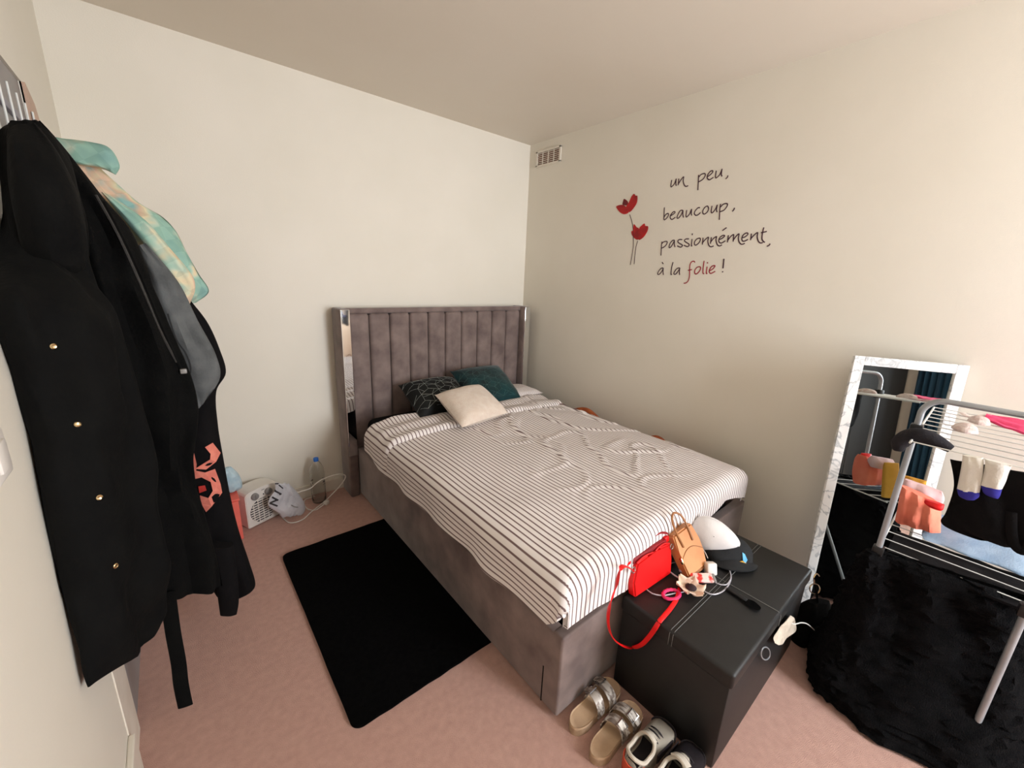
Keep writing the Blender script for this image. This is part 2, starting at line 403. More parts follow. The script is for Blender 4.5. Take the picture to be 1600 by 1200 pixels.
M_dimline = mat('dull_foil', rgb(90, 120, 116), .4, metal=.6, col2=rgb(60, 90, 90), nscale=40)
def hexlines(o, P, n, m, a0=0, a1=1, b0=0, b1=1, step=.155):
    bm = BM(); seen = set(); r3 = math.sqrt(3)
    def put(p, q):
        if not all(a0 < w[0] < a1 and b0 < w[1] < b1 for w in (p, q)): return
        pts = [P((p[0] + (q[0] - p[0]) * k / 3) * n, (p[1] + (q[1] - p[1]) * k / 3) * n, 1) for k in range(4)]
        tube(bm, pts, .0009, 5)
    for i in range(-2, 12):
        for j in range(-2, 12):
            cx = (i + .5 * (j % 2)) * step * r3 * .62; cy = j * step * .93
            pt = [(cx + step * .62 * math.sin(k * math.pi / 3), cy + step * .62 * math.cos(k * math.pi / 3)) for k in range(6)]
            for k in range(6): put(pt[k], pt[(k + 1) % 6])
            for k in (0, 2, 4): put((cx, cy), pt[k])
            inn = [(cx + step * .34 * math.sin(k * math.pi / 3), cy + step * .34 * math.cos(k * math.pi / 3)) for k in range(6)]
            for k in (0, 2, 4): put(inn[k], pt[(k + 1) % 6])
    obj('foil_pattern', bm, m, o)['label'] = 'thin silver foil geometric lines'
o, P_, n_ = cushion('cushion', M_blkcush, 'black cushion with silver geometric lines against the headboard', (-1.275, -.53, .605), (-.84, -.53, .605), at(622, 602, Y=-.2), .085)
hexlines(o, P_, n_, M_silverline, step=.27)
o, P_, n_ = cushion('cushion', M_tealcush, 'dark teal geometric cushion leaning on the headboard beside the wall', at(817, 624, Z=.60) + (at(703, 580, Y=-.22) - at(778, 571, Y=-.22)), at(817, 624, Z=.60), at(703, 580, Y=-.22), .08)
hexlines(o, P_, n_, M_dimline, step=.22)
cushion('cushion', M_cream, 'small plain cream cushion lying in front of the dark cushions', at(722, 668, Z=.635), at(795, 645, Z=.635), at(679, 617, Z=.735), .07)
# striped pillow at the wall side
o, _, _ = cushion('pillow', M_stripe, 'striped pillow peeking out beside the teal cushion', (-.62, -.52, .612), (-.20, -.52, .605), (-.62, -.24, .612), .045); o['category'] = 'pillow'
# orange throw tucked at the wall
M_orange = mat('rust_orange_wool', rgb(170, 88, 38), .9, col2=rgb(120, 52, 26), nscale=18, bump=.4, bscale=200)
def thr(u, v):
    y = -.62 - 1.1 * u
    hgt = .078 * math.exp(-((y + .92) / .14) ** 2) + .055 * math.exp(-((y + 1.5) / .08) ** 2)
    return Vector((-.10 - .085 * v + .01 * nz(u * 6, v, 1), y, .43 + (.065 + hgt) * math.sin(v * 2.4) + .008 * nz(u * 5, v, 3)))
tag(obj('throw_blanket', sheet(60, 10, thr, .012), M_orange), 'rust orange throw squeezed between mattress and wall', 'blanket')

# ---------------------------------------------------------------- rug
bm = BM(); lay = None
def rug_outline(x0, x1, y0, y1, r, n=6):
    P = []
    for cx, cy, a in ((x1 - r, y1 - r, 0), (x0 + r, y1 - r, 90), (x0 + r, y0 + r, 180), (x1 - r, y0 + r, 270)):
        for k in range(n + 1):
            t = math.radians(a + 90 * k / n); P.append((cx + r * math.cos(t), cy + r * math.sin(t)))
    return P
prism(bm, [(x + .003 * nz(x * 30, y * 30, 0), y + .004 * nz(x * 30, y * 30, 5), .001) for x, y in [p for q in zip(rug_outline(-2.10, -1.46, -1.643, -.555, .035), rug_outline(-2.10, -1.46, -1.643, -.555, .035)[1:] + rug_outline(-2.10, -1.46, -1.643, -.555, .035)[:1]) for p in [(q[0][0] + (q[1][0] - q[0][0]) * k / 12, q[0][1] + (q[1][1] - q[0][1]) * k / 12) for k in range(12)]]], (0, 0, .012))
tag(obj('rug', bm, M_rug, smooth=False), 'plain black rectangular rug on the carpet beside the bed', 'rug')

# ---------------------------------------------------------------- wall vent and lettering
vt = thing('wall_vent', 'small white ventilation grille high on the right wall near the corner', 'vent', (0, -.22, 2.38))
obj('backing', rbox(BM(), -.003, -.0005, -.335, -.10, 2.335, 2.425), mat('vent_brown', rgb(110, 70, 52), .8, col2=rgb(130, 84, 64), nscale=30), vt, False)
bm = BM()
for a in ((-.352, -.333, 2.325, 2.435), (-.102, -.083, 2.325, 2.435), (-.352, -.083, 2.422, 2.438), (-.352, -.083, 2.322, 2.337)): rbox(bm, -.012, -.0005, a[0], a[1], a[2], a[3], .002)
obj('frame', bm, M_white, vt, False)
for k in range(6): obj('slat', rbox(BM(), -.010, -.002, -.335, -.10, 2.3455 + k * .0135, 2.3495 + k * .0135, .001), M_white, vt, False)
for k in range(3): obj('divider', rbox(BM(), -.0095, -.002, -.28 + k * .06, -.274 + k * .06, 2.335, 2.425), M_white, vt, False)

def stroke(bm, pts, w=.003):
    P = crom([(p.x, p.y, p.z) for p in pts], 5) if len(pts) > 2 else [tuple(p) for p in pts]
    P = [Vector((-.0010, p[1], p[2])) for p in P]
    n = len(P); tp = [1.0 if 0 < i < n - 1 else .7 for i in range(n)]
    tube(bm, P, w, 6, flat=(w, .0008, (1, 0, 0)))
def words(name, parent, m, ox, oy, sc, strokes, w=.003, label=None):
    i = 0
    for ch, k in label:
        bm = BM()
        for s in strokes[i:i + k]: stroke(bm, [at(ox + a / sc, oy + b / sc, X=-.001) for a, b in s], w)
        i += k
        o = obj('letter' if ch.isalpha() else 'punctuation_mark', bm, m, parent, False)
        if m is M_crimson: o['label'] = 'crimson letter ' + ch
wt = thing('wall_lettering', 'handwritten wall sticker reading un peu, beaucoup, passionnément, à la folie !', 'wall sticker', tuple(at(1110, 360, X=0)))
words('word', wt, M_ink, 1020, 250, 16, [[(475, 500), (450, 640), (470, 670), (540, 590), (585, 470)], [(585, 465), (575, 600), (590, 640)], [(650, 465), (635, 630)], [(640, 600), (700, 500), (770, 420), (760, 520), (780, 610), (820, 660), (885, 645)]], label=[('u', 2), ('n', 2)])
words('word', wt, M_ink, 1080, 250, 12, [[(140, 280), (125, 565)], [(135, 330), (190, 270), (255, 255), (260, 300), (215, 365), (140, 410)], [(310, 310), (360, 275), (405, 225), (395, 200), (350, 220), (305, 290), (305, 345), (345, 370), (415, 325)], [(470, 200), (455, 310), (470, 335), (530, 280), (575, 180)], [(578, 165), (565, 270), (580, 305)], [(685, 290), (680, 320), (645, 355)]], label=[('p', 2), ('e', 1), ('u', 2), (',', 1)])
words('word', wt, M_ink, 1025, 305, 11.43, [[(150, 220), (145, 330), (140, 440)], [(140, 400), (175, 345), (215, 325), (222, 355), (190, 410), (145, 445)], [(255, 370), (300, 345), (340, 310), (325, 292), (285, 320), (255, 375), (258, 415), (290, 432), (345, 395)], [(480, 270), (435, 275), (395, 340), (375, 400), (400, 410), (450, 350), (482, 270)], [(482, 270), (480, 350), (492, 398)], [(550, 265), (535, 365), (550, 388), (600, 335), (635, 250)], [(637, 245), (630, 330), (640, 362)], [(785, 225), (750, 225), (700, 280), (685, 330), (710, 360), (750, 350), (795, 310)], [(920, 190), (875, 215), (838, 275), (840, 325), (870, 335), (915, 300), (940, 240), (920, 190)], [(1000, 190), (985, 290), (1005, 315), (1060, 250), (1090, 180)], [(1095, 170), (1080, 260), (1092, 300)], [(1155, 155), (1140, 250), (1130, 440)], [(1150, 215), (1205, 160), (1270, 150), (1270, 195), (1215, 265), (1145, 295)], [(1400, 225), (1395, 250), (1362, 290)]], label=[('b', 2), ('e', 1), ('a', 2), ('u', 2), ('c', 1), ('o', 1), ('u', 2), ('p', 2), (',', 1)])
words('word', wt, M_ink, 1020, 350, 16, [[(230, 440), (215, 560), (203, 790)], [(215, 505), (270, 450), (350, 435), (355, 485), (300, 560), (225, 605)], [(535, 405), (490, 415), (430, 490), (405, 580), (440, 585), (500, 500), (545, 405)], [(540, 400), (540, 510), (555, 578)], [(735, 390), (660, 390), (622, 435), (660, 480), (730, 520), (735, 555), (690, 580), (610, 545)], [(905, 372), (830, 375), (790, 415), (830, 455), (900, 500), (905, 540), (860, 565), (780, 530)], [(980, 375), (965, 540), (985, 540)], [(990, 235), (985, 280)], [(1180, 350), (1100, 375), (1045, 450), (1045, 515), (1090, 525), (1160, 460), (1190, 390), (1180, 350)], [(1255, 345), (1240, 515)], [(1245, 470), (1310, 390), (1390, 330), (1375, 430), (1400, 530), (1450, 570), (1520, 550)], [(1465, 330), (1440, 495)], [(1450, 450), (1520, 360), (1595, 315), (1580, 400), (1610, 510), (1665, 550), (1730, 520)],
    ] + [[(a + 1440, b) for a, b in s] for s in [[(215, 390), (290, 360), (350, 310), (350, 285), (300, 290), (235, 340), (210, 410), (225, 460), (280, 475), (375, 420)], [(405, 90), (300, 165)], [(450, 280), (425, 460)], [(435, 410), (510, 310), (580, 265), (575, 350), (570, 440)], [(575, 400), (640, 310), (715, 245), (700, 350), (715, 440), (760, 500), (810, 505), (860, 480)], [(795, 345), (870, 320), (935, 260), (925, 225), (870, 235), (810, 290), (785, 365), (805, 425), (860, 425), (940, 385)], [(1025, 240), (1005, 405)], [(1010, 370), (1100, 270), (1180, 215), (1170, 320), (1200, 430), (1250, 475), (1310, 465)], [(1335, 85), (1300, 240), (1290, 370), (1320, 430), (1360, 460)], [(1265, 220), (1410, 185)], [(1490, 490), (1470, 530), (1410, 560)]]], label=[('p', 2), ('a', 2), ('s', 1), ('s', 1), ('i', 2), ('o', 1), ('n', 2), ('n', 2), ('é', 2), ('m', 3), ('e', 1), ('n', 2), ('t', 2), (',', 1)])
words('word', wt, M_ink, 1015, 395, 12.3, [[(260, 290), (220, 300), (170, 360), (155, 410), (190, 410), (240, 350), (265, 290)], [(262, 290), (258, 370), (265, 425)], [(240, 180), (265, 215)], [(450, 180), (425, 280), (410, 410), (430, 412)], [(580, 290), (530, 300), (480, 360), (465, 405), (500, 410), (550, 350), (585, 290)], [(582, 290), (572, 370), (578, 425)]], label=[('à', 3), ('l', 1), ('a', 2)])
words('word', wt, M_crimson, 1015, 395, 12.3, [[(870, 185), (850, 162), (805, 175), (775, 240), (770, 340), (765, 460), (740, 540), (700, 578), (655, 585)], [(735, 338), (815, 322)], [(965, 265), (910, 280), (870, 340), (870, 395), (905, 405), (960, 350), (980, 290), (965, 265)], [(1048, 155), (1030, 290), (1025, 390), (1050, 400)], [(1105, 265), (1090, 390), (1110, 395)], [(1115, 180), (1112, 205)], [(1150, 345), (1210, 315), (1255, 260), (1240, 245), (1190, 265), (1150, 330), (1152, 380), (1185, 395), (1260, 355)]], label=[('f', 2), ('o', 1), ('l', 1), ('i', 2), ('e', 1)])
words('word', wt, M_ink, 1015, 395, 12.3, [[(1428, 115), (1410, 300)], [(1405, 355), (1402, 375)]], .0036, [('!', 2)])
M_red = mat('poppy_red_vinyl', rgb(196, 22, 22), .5, col2=rgb(140, 12, 18), nscale=16)
M_dred = mat('dark_red_vinyl', rgb(96, 18, 26), .5, col2=rgb(120, 20, 26), nscale=20)
def flower(label, petals, stem, cx):
    t = thing('flower_sticker', label, 'wall sticker', tuple(at(*cx, X=0)), 'red flower stickers beside the lettering')
    for k, (m, poly) in enumerate(petals):
        pp = crom(poly, 3, True); x = -.0008 - .0007 * k
        obj('petal', prism(BM(), [at(950 + a / 9.6, 295 + b / 9.6, X=x) for a, b in pp], (-.0006, 0, 0)), m, t, False)
    bm = BM(); stroke(bm, [at(950 + a / 9.6, 295 + b / 9.6, X=-.001) for a, b in stem], .0022); obj('stem', bm, M_ink, t, False)
flower('upper red tulip-like flower sticker on the right wall', [(M_dred, [(245, 150), (300, 195), (290, 245), (220, 240), (225, 190)]), (M_red, [(125, 262), (215, 240), (275, 275), (312, 350), (250, 382), (190, 360), (150, 320)]), (M_red, [(390, 75), (415, 103), (440, 105), (438, 190), (400, 270), (320, 352), (272, 275), (310, 210), (350, 120)])], [(325, 385), (360, 500), (380, 640), (380, 760), (375, 900), (335, 1140)], (980, 320))
flower('lower red tulip-like flower sticker on the right wall', [(M_red, [(388, 530), (430, 575), (467, 607), (457, 757), (400, 745), (358, 690), (352, 640), (375, 620)]), (M_red, [(548, 520), (560, 555), (603, 565), (590, 640), (530, 730), (455, 762), (465, 605), (500, 555)])], [(445, 780), (415, 900), (392, 1130)], (1000, 362))

# ---------------------------------------------------------------- light switch and cable cover on the left wall
sw = thing('light_switch', 'white rounded light switch on the left wall, cut by the picture edge', 'light switch', (RX0, -1.70, 1.15))
obj('plate', rbox(BM(), RX0, RX0 + .009, -1.735, -1.655, 1.11, 1.19, .004, 3), M_whitepl, sw)
obj('rocker', rbox(BM(), RX0 + .006, RX0 + .013, -1.72, -1.67, 1.125, 1.175, .003, 2), M_whitepl, sw)


# ---------------------------------------------------------------- hanging coats
from mathutils.bvhtree import BVHTree
def bvh_of(o):
    me = o.data
    return BVHTree.FromPolygons([o.matrix_world @ v.co for v in me.vertices], [list(p.vertices) for p in me.polygons])
bpy.context.view_layer.update()
def hit(bv, px, py, off=.002):
    d = (CF + CR * ((px - 800) / FPX) - CU * ((py - 600) / FPX)).normalized()
    loc, nrm, i, dist = bv.ray_cast(CAM, d)
    if loc is None: return None
    return loc - d * off, nrm
def decal(name, bv, poly, m, parent, off=.003, th=.0015):
    pts = []
    for a, b in poly:
        h = hit(bv, a, b, off)
        if h: pts.append(h[0])
    if len(pts) < 3: return None
    c = sum((Vector(p) for p in pts), Vector()) / len(pts); d = (CAM - c).normalized() * th
    return obj(name, prism(BM(), pts, d), m, parent, False)
def inkline(name, bv, polys, m, parent, w=.002, off=.002):
    bm = BM()
    for poly in polys:
        pts = [h[0] for h in (hit(bv, a, b, off) for a, b in crom(poly, 4)) if h]
        if len(pts) > 1: tube(bm, pts, w, 5)
    return obj(name, bm, m, parent, False)

rk = thing('coat_rack', 'over-door hook rack with upright white prongs above the coats', 'coat rack', (-2.63, -.8, 1.75))
obj('rail', rbox(BM(), -2.646, -2.636, -1.18, -.655, 1.842, 1.862, .002), mat('lilac_grey_metal', rgb(150, 146, 158), .4, metal=.3, col2=rgb(140, 136, 150), nscale=9), rk, False)
for k in range(6):
    y = -.655 - k * .095
    obj('prong', tube(BM(), crom([(-2.630, y, 1.905), (-2.630, y, 1.82), (-2.628, y, 1.74), (-2.60, y, 1.70), (-2.575, y, 1.735)], 5), .0026, 8), M_wire, rk)
    
M_coat = mat('matte_black_nylon', rgb(7, 7, 7), .85, col2=rgb(12, 12, 11), nscale=12, bump=.25, bscale=60, spec=.14)
M_coat2 = mat('black_wool', rgb(7, 7, 7), .92, col2=rgb(12, 12, 11), nscale=18, bump=.3, bscale=150, spec=.12)
M_greyfl = mat('grey_fleece', rgb(96, 98, 98), .9, col2=rgb(80, 82, 82), nscale=20, bump=.2, bscale=150)
def Y(px, py, y): return at(px, py, Y=y)
def X(px, py, x): return at(px, py, X=x)
ca = thing('coat', 'long black coat with brass snap buttons hanging nearest on the left wall', 'coat', (-2.58, -1.4, .5), 'coats on the door rack')
rowsA = [(Y(12, 192, -1.24), Y(58, 188, -1.24), .012), (Y(6, 215, -1.24), Y(98, 232, -1.26), .04), (Y(3, 260, -1.26), Y(120, 305, -1.28), .055), (Y(4, 330, -1.28), Y(136, 370, -1.30), .06),
    (Y(-14, 400, -1.36), Y(143, 430, -1.31), .06), (X(0, 470, -2.622), Y(165, 505, -1.33), .06), (X(35, 590, -2.622), Y(198, 610, -1.35), .06), (X(60, 690, -2.622), Y(216, 710, -1.36), .055),
    (X(75, 770, -2.622), Y(233, 800, -1.37), .05), (X(100, 880, -2.622), Y(246, 880, -1.38), .045), (X(120, 970, -2.622), Y(247, 950, -1.38), .035), (X(142, 1073, -2.622), Y(241, 984, -1.38), .02)]
oA = obj('body', blob_loft(rowsA, 56, 7, .012, 3, .75, 1.0, .02), M_coat, ca)
bvA = bvh_of(oA)
for (a, b) in ((83, 541), (121, 663), (155, 777), (180, 884)):
    h = hit(bvA, a, b, .0)
    if h:
        n = h[1]; n = n if n.dot(CAM - h[0]) > 0 else -n
        q = frame(h[0], n.orthogonal(), n.cross(n.orthogonal()))
        obj('snap_button', lathe(BM(), [(.0005, -.002), (.0058, -.001), (.0058, .002), (.004, .0035), (.002, .0028), (.0004, .0028)], (0, 0, 0), 14, M=q), M_gold, ca)['label'] = 'small brass snap button'
hoodrows = [(Y(14, 198, -1.30), Y(56, 193, -1.30), .01), (Y(12, 230, -1.32), Y(92, 240, -1.32), .045), (Y(14, 290, -1.34), Y(122, 305, -1.34), .065), (Y(25, 350, -1.35), Y(136, 370, -1.35), .065), (Y(40, 400, -1.35), Y(134, 415, -1.35), .05), (Y(75, 432, -1.34), Y(115, 436, -1.34), .015)]
obj('hood', blob_loft(hoodrows, 36, 6, .006, 2, .85, 3.0, .012), M_coat, ca)
bl = [Y(262, 925, -1.30), Y(270, 985, -1.31), Y(279, 1035, -1.32), Y(283, 1070, -1.33), Y(290, 1104, -1.33)]
obj('belt', tube(BM(), crom([tuple(p) for p in bl], 5), .02, 10, flat=(.019, .0025, (.25, 1, 0))), M_coat2, ca)['label'] = 'loose black belt hanging below the hem'

cb_ = thing('jacket', 'black zipped jacket hanging between the long coat and the grey top', 'jacket', (-2.45, -1.2, .4), 'coats on the door rack')
rowsB = [(Y(42, 195, -1.10), Y(64, 190, -1.10), .012), (Y(70, 240, -1.13), Y(106, 238, -1.12), .03), (Y(90, 300, -1.16), Y(158, 306, -1.14), .04), (Y(110, 360, -1.18), Y(207, 365, -1.16), .05), (Y(130, 430, -1.2), Y(236, 440, -1.17), .055), (Y(150, 500, -1.22), Y(261, 505, -1.18), .055),
    (Y(165, 580, -1.24), Y(292, 585, -1.18), .06), (Y(175, 635, -1.25), Y(302, 635, -1.18), .06), (Y(180, 690, -1.25), Y(296, 690, -1.18), .06), (Y(190, 735, -1.25), Y(293, 735, -1.18), .06), (Y(200, 790, -1.26), Y(313, 790, -1.18), .06), (Y(215, 860, -1.26), Y(335, 860, -1.18), .055), (Y(235, 934, -1.26), Y(346, 914, -1.18), .04)]
oB = obj('body', blob_loft(rowsB, 64, 7, .014, 4, .75, 2.2, .014), M_coat2, cb_)
bvB = bvh_of(oB)
inkline('zip', bvB, [[(150, 305), (185, 368), (218, 440), (248, 512), (276, 566)]], mat('dark_zip', rgb(48, 46, 44), .5, col2=rgb(60, 58, 56), nscale=200), cb_, .003, .0015)
inkline('zip_edge', bvB, [[(162, 316), (197, 380), (230, 455), (257, 520), (282, 575)]], M_coat, cb_, .004, .002)
h = hit(bvB, 286, 580, .006)
if h: obj('cord_end', rbox(BM(), h[0].x - .007, h[0].x + .009, h[0].y - .006, h[0].y + .006, h[0].z - .007, h[0].z + .007, .003, 2), M_greypl, cb_)

cc_ = thing('fleece_top', 'grey fleece top showing behind the black jacket zip', 'sweater', (-2.36, -1.05, .95), 'coats on the door rack')
rowsC = [(Y(212, 385, -1.04), Y(228, 380, -1.04), .008), (Y(230, 430, -1.05), Y(278, 440, -1.04), .03), (Y(245, 490, -1.06), Y(308, 500, -1.05), .035), (Y(262, 545, -1.07), Y(336, 552, -1.06), .035), (Y(278, 595, -1.07), Y(344, 588, -1.06), .025), (Y(308, 640, -1.07), Y(324, 622, -1.07), .006)]
obj('body', blob_loft(rowsC, 40, 6, .004, 3, .8, .5, .012), M_greyfl, cc_)
obj('loop', tube(BM(), crom([tuple(Y(a, b, -1.115)) for a, b in ((262, 490), (275, 530), (290, 552), (298, 575), (295, 590))], 4), .0022, 6), M_blackpl, cc_)

cdk = thing('hoodie', 'black hoodie with torn-looking coral print hanging furthest right of the coats', 'hoodie', (-2.32, -.92, .3), 'coats on the door rack')
rowsD = [(Y(282, 455, -.9), Y(300, 472, -.9), .01), (Y(285, 500, -.9), Y(325, 505, -.9), .03), (Y(290, 545, -.91), Y(343, 545, -.91), .035), (Y(290, 580, -.91), Y(353, 582, -.92), .04), (Y(285, 615, -.91), Y(338, 612, -.92), .045), (Y(280, 660, -.92), Y(340, 660, -.92), .05), (Y(275, 710, -.92), Y(348, 710, -.93), .055), (Y(280, 770, -.93), Y(360, 775, -.94), .06), (Y(295, 820, -.93), Y(373, 830, -.95), .06), (Y(315, 875, -.94), Y(390, 880, -.95), .05), (Y(335, 925, -.94), Y(399, 914, -.95), .03), (Y(350, 938, -.94), Y(385, 930, -.95), .01)]
oD = obj('body', blob_loft(rowsD, 56, 7, .006, 3, .8, 4.1, .006), M_blackfab, cdk)
obj('sleeve', blob_loft([(Y(322, 850, -1.02), Y(365, 850, -1.02), .03), (Y(336, 905, -1.02), Y(372, 905, -1.02), .032), (Y(341, 940, -1.02), Y(373, 938, -1.02), .03), (Y(344, 961, -1.02), Y(370, 959, -1.02), .012)], 28, 6, .003, 3, .85), M_blackfab, cdk)
bvD = bvh_of(oD)
M_coral = mat('coral_print', rgb(222, 132, 112), .8, col2=rgb(206, 112, 96), nscale=30)
M_coralred = mat('red_print', rgb(196, 56, 44), .8, col2=rgb(180, 46, 40), nscale=30)
def z2(P): return [(a / 2.857, 480 + b / 2.857) for a, b in P]
decal('print_patch', bvD, z2([(915, 625), (950, 605), (985, 650), (965, 690), (920, 725), (870, 722), (905, 700), (938, 680), (940, 655)]), M_coral, cdk, .006)
decal('print_patch', bvD, z2([(842, 715), (866, 650), (878, 700), (876, 730), (915, 738), (960, 722), (985, 790), (992, 828), (945, 890), (920, 915), (900, 880), (892, 840), (930, 852), (950, 820), (940, 780), (900, 760), (865, 768)]), M_coral, cdk, .006)
decal('print_patch', bvD, z2([(885, 800), (915, 795), (922, 818), (890, 830)]), M_coralred, cdk, .006)

def pastel():
    m = bpy.data.materials.new('pastel_checked_flannel'); m.use_nodes = True; nt = m.node_tree; b = nt.nodes['Principled BSDF']
    b.inputs['Roughness'].default_value = .92
    tc = nt.nodes.new('ShaderNodeTexCoord'); mp = nt.nodes.new('ShaderNodeMapping'); mp.inputs['Rotation'].default_value = (.4, .55, .2); mp.inputs['Scale'].default_value = (11, 11, 11)
    nt.links.new(tc.outputs['Object'], mp.inputs[0])
    n = nt.nodes.new('ShaderNodeTexNoise'); n.inputs['Scale'].default_value = .9; n.inputs['Detail'].default_value = 2.5; nt.links.new(mp.outputs[0], n.inputs['Vector'])
    r = nt.nodes.new('ShaderNodeValToRGB'); e = r.color_ramp.elements
    e[0].position = .30; e[0].color = rgb(130, 168, 160); e[1].position = .44; e[1].color = rgb(152, 190, 172)
    for p, c in ((.5, rgb(186, 202, 182)), (.56, rgb(222, 208, 172)), (.62, rgb(216, 182, 156)), (.70, rgb(138, 180, 174))): q = e.new(p); q.color = c
    nt.links.new(n.outputs['Fac'], r.inputs[0])
    ck = nt.nodes.new('ShaderNodeTexChecker'); ck.inputs['Scale'].default_value = 2.2; nt.links.new(mp.outputs[0], ck.inputs['Vector'])
    ck.inputs['Color1'].default_value = (1, 1, 1, 1); ck.inputs['Color2'].default_value = (.80, .84, .84, 1)
    mx = nt.nodes.new('ShaderNodeMix'); mx.data_type = 'RGBA'; mx.blend_type = 'MULTIPLY'; mx.inputs[0].default_value = .7
    nt.links.new(r.outputs[0], mx.inputs[6]); nt.links.new(ck.outputs[0], mx.inputs[7]); nt.links.new(mx.outputs[2], b.inputs['Base Color'])
    return m
M_pastel = pastel()
sh = thing('flannel_shirt', 'pastel teal and peach checked flannel shirt hanging behind the black coats', 'shirt', (-2.42, -.85, 1.3), 'coats on the door rack')
obj('body', blob_loft([(Y(95, 222, -.82), Y(125, 232, -.82), .012), (Y(110, 262, -.83), Y(180, 285, -.82), .035), (Y(130, 300, -.84), Y(218, 318, -.83), .045), (Y(165, 345, -.85), Y(252, 338, -.84), .05), (Y(190, 385, -.86), Y(275, 362, -.84), .05), (Y(215, 415, -.86), Y(292, 395, -.85), .05), (Y(235, 445, -.87), Y(310, 428, -.85), .045), (Y(255, 465, -.87), Y(326, 455, -.85), .03), (Y(275, 478, -.87), Y(306, 473, -.86), .01)], 56, 7, .014, 2, .8, .7, .012), M_pastel, sh)
obj('collar', blob_loft([(Y(80, 213, -.84), Y(92, 216, -.84), .006), (Y(90, 238, -.86), Y(142, 222, -.86), .02), (Y(105, 250, -.87), Y(172, 232, -.87), .024), (Y(128, 258, -.88), Y(187, 258, -.88), .022), (Y(160, 262, -.88), Y(181, 273, -.88), .008)], 36, 6, .004, 2, .85, 2.0, .006), M_pastel, sh)
obj('sleeve', blob_loft([(Y(158, 300, -.93), Y(172, 305, -.93), .012), (Y(195, 345, -.94), Y(228, 345, -.94), .03), (Y(235, 395, -.95), Y(272, 395, -.95), .034), (Y(258, 435, -.95), Y(300, 430, -.95), .03), (Y(275, 458, -.95), Y(305, 452, -.95), .02), (Y(285, 478, -.95), Y(297, 474, -.95), .008)], 36, 6, .006, 3, .85, 1.2, .006), M_pastel, sh)

# ---------------------------------------------------------------- fan heater corner
fh = thing('fan_heater', 'white fan heater with two dials and a round slotted grille', 'heater', (-2.1, -.12, 0))
HM = frame((-2.197, -.197, .006), (.926, .377, 0), (0, 0, 1))     # x along the front, y up, z towards the viewer
HW, HHt, HDp = .205, .228, .115
def hbox(x0, x1, y0, y1, z0, z1, bev=.004, seg=2): return rbox(BM(), x0, x1, y0, y1, z0, z1, bev, seg, M=HM)
bm = BM(); out = [(0, 0), (HW, 0), (HW, HHt - .03)] + [(HW / 2 + (HW / 2) * math.cos(a), HHt - .03 + .03 * math.sin(a)) for a in [math.pi * k / 10 for k in range(1, 10)]] + [(0, HHt - .03)]
prism(bm, [HM @ Vector((a, b, -HDp)) for a, b in out], (HM @ Vector((0, 0, HDp)) - HM @ Vector((0, 0, 0))))
bmesh.ops.bevel(bm, geom=[e for e in bm.edges if e.calc_length() > .05 or True], offset=.004, segments=2, affect='EDGES')
obj('body', bm, M_whitepl, fh)
gc = (.092, .085); gr = .074
M_slot = mat('dark_slot', rgb(44, 40, 46), .7, col2=rgb(34, 30, 36), nscale=60)
obj('grille_disc', lathe(BM(), [(.001, .0), (gr, .0), (gr, .0015), (.001, .0015)], (0, 0, 0), 40, M=HM @ Matrix.Translation((gc[0], gc[1], 0))), M_slot, fh, False)
for k in range(10):
    y = gc[1] - gr + .007 + k * (2 * gr - .014) / 9; hw = math.sqrt(max(1e-6, gr ** 2 - (y - gc[1]) ** 2))
    obj('grille_bar', rbox(BM(), gc[0] - hw, gc[0] + hw, y - .0036, y + .0036, .001, .005, .001, 1, M=HM), M_whitepl, fh, False)
for k in range(-2, 3):
    x = gc[0] + k * .027; hw = math.sqrt(max(1e-6, gr ** 2 - (x - gc[0]) ** 2))
    obj('grille_rib', rbox(BM(), x - .002, x + .002, gc[1] - hw, gc[1] + hw, .001, .0048, .001, 1, M=HM), M_whitepl, fh, False)
for x in (.052, .130): 
    k_ = obj('dial', lathe(BM(), [(.001, 0), (.021, 0), (.020, .012), (.017, .015), (.001, .015)], (0, 0, 0), 28, M=HM @ Matrix.Translation((x, .186, 0))), M_greypl, fh)
    obj('pointer', rbox(BM(), x - .0025, x + .0025, .170, .202, .014, .019, .001, 1, M=HM), M_greypl, k_, False)
obj('indicator', lathe(BM(), [(.001, 0), (.004, 0), (.003, .004), (.001, .004)], (0, 0, 0), 12, M=HM @ Matrix.Translation((.103, .178, 0))), M_blackpl, fh)
obj('logo_mark', rbox(BM(), .094, .112, .205, .209, 0, .001, M=HM), M_greypl, fh, False)
for x in (.02, HW - .02): obj('foot', rbox(BM(), x - .012, x + .012, -.006, .002, -HDp + .01, -.01, .002, 1, M=HM), M_greypl, fh, False)
# red box left of the heater
M_redbox = mat('salmon_red_card', rgb(236, 112, 96), .6, col2=rgb(226, 100, 86), nscale=12)
bx = thing('cardboard_box', 'narrow salmon red box standing left of the fan heater', 'box', (-2.30, -.2, 0))
bm = BM(); prism(bm, [(-2.36, -.285, 0), (-2.232, -.265, 0), (-2.225, -.12, 0), (-2.36, -.12, 0)], (0, 0, .235)); obj('body', bm, M_redbox, bx, False)
obj('lid', rbox(BM(), -2.364, -2.226, -.262, -.118, .235, .245, .002), M_redbox, bx, False)
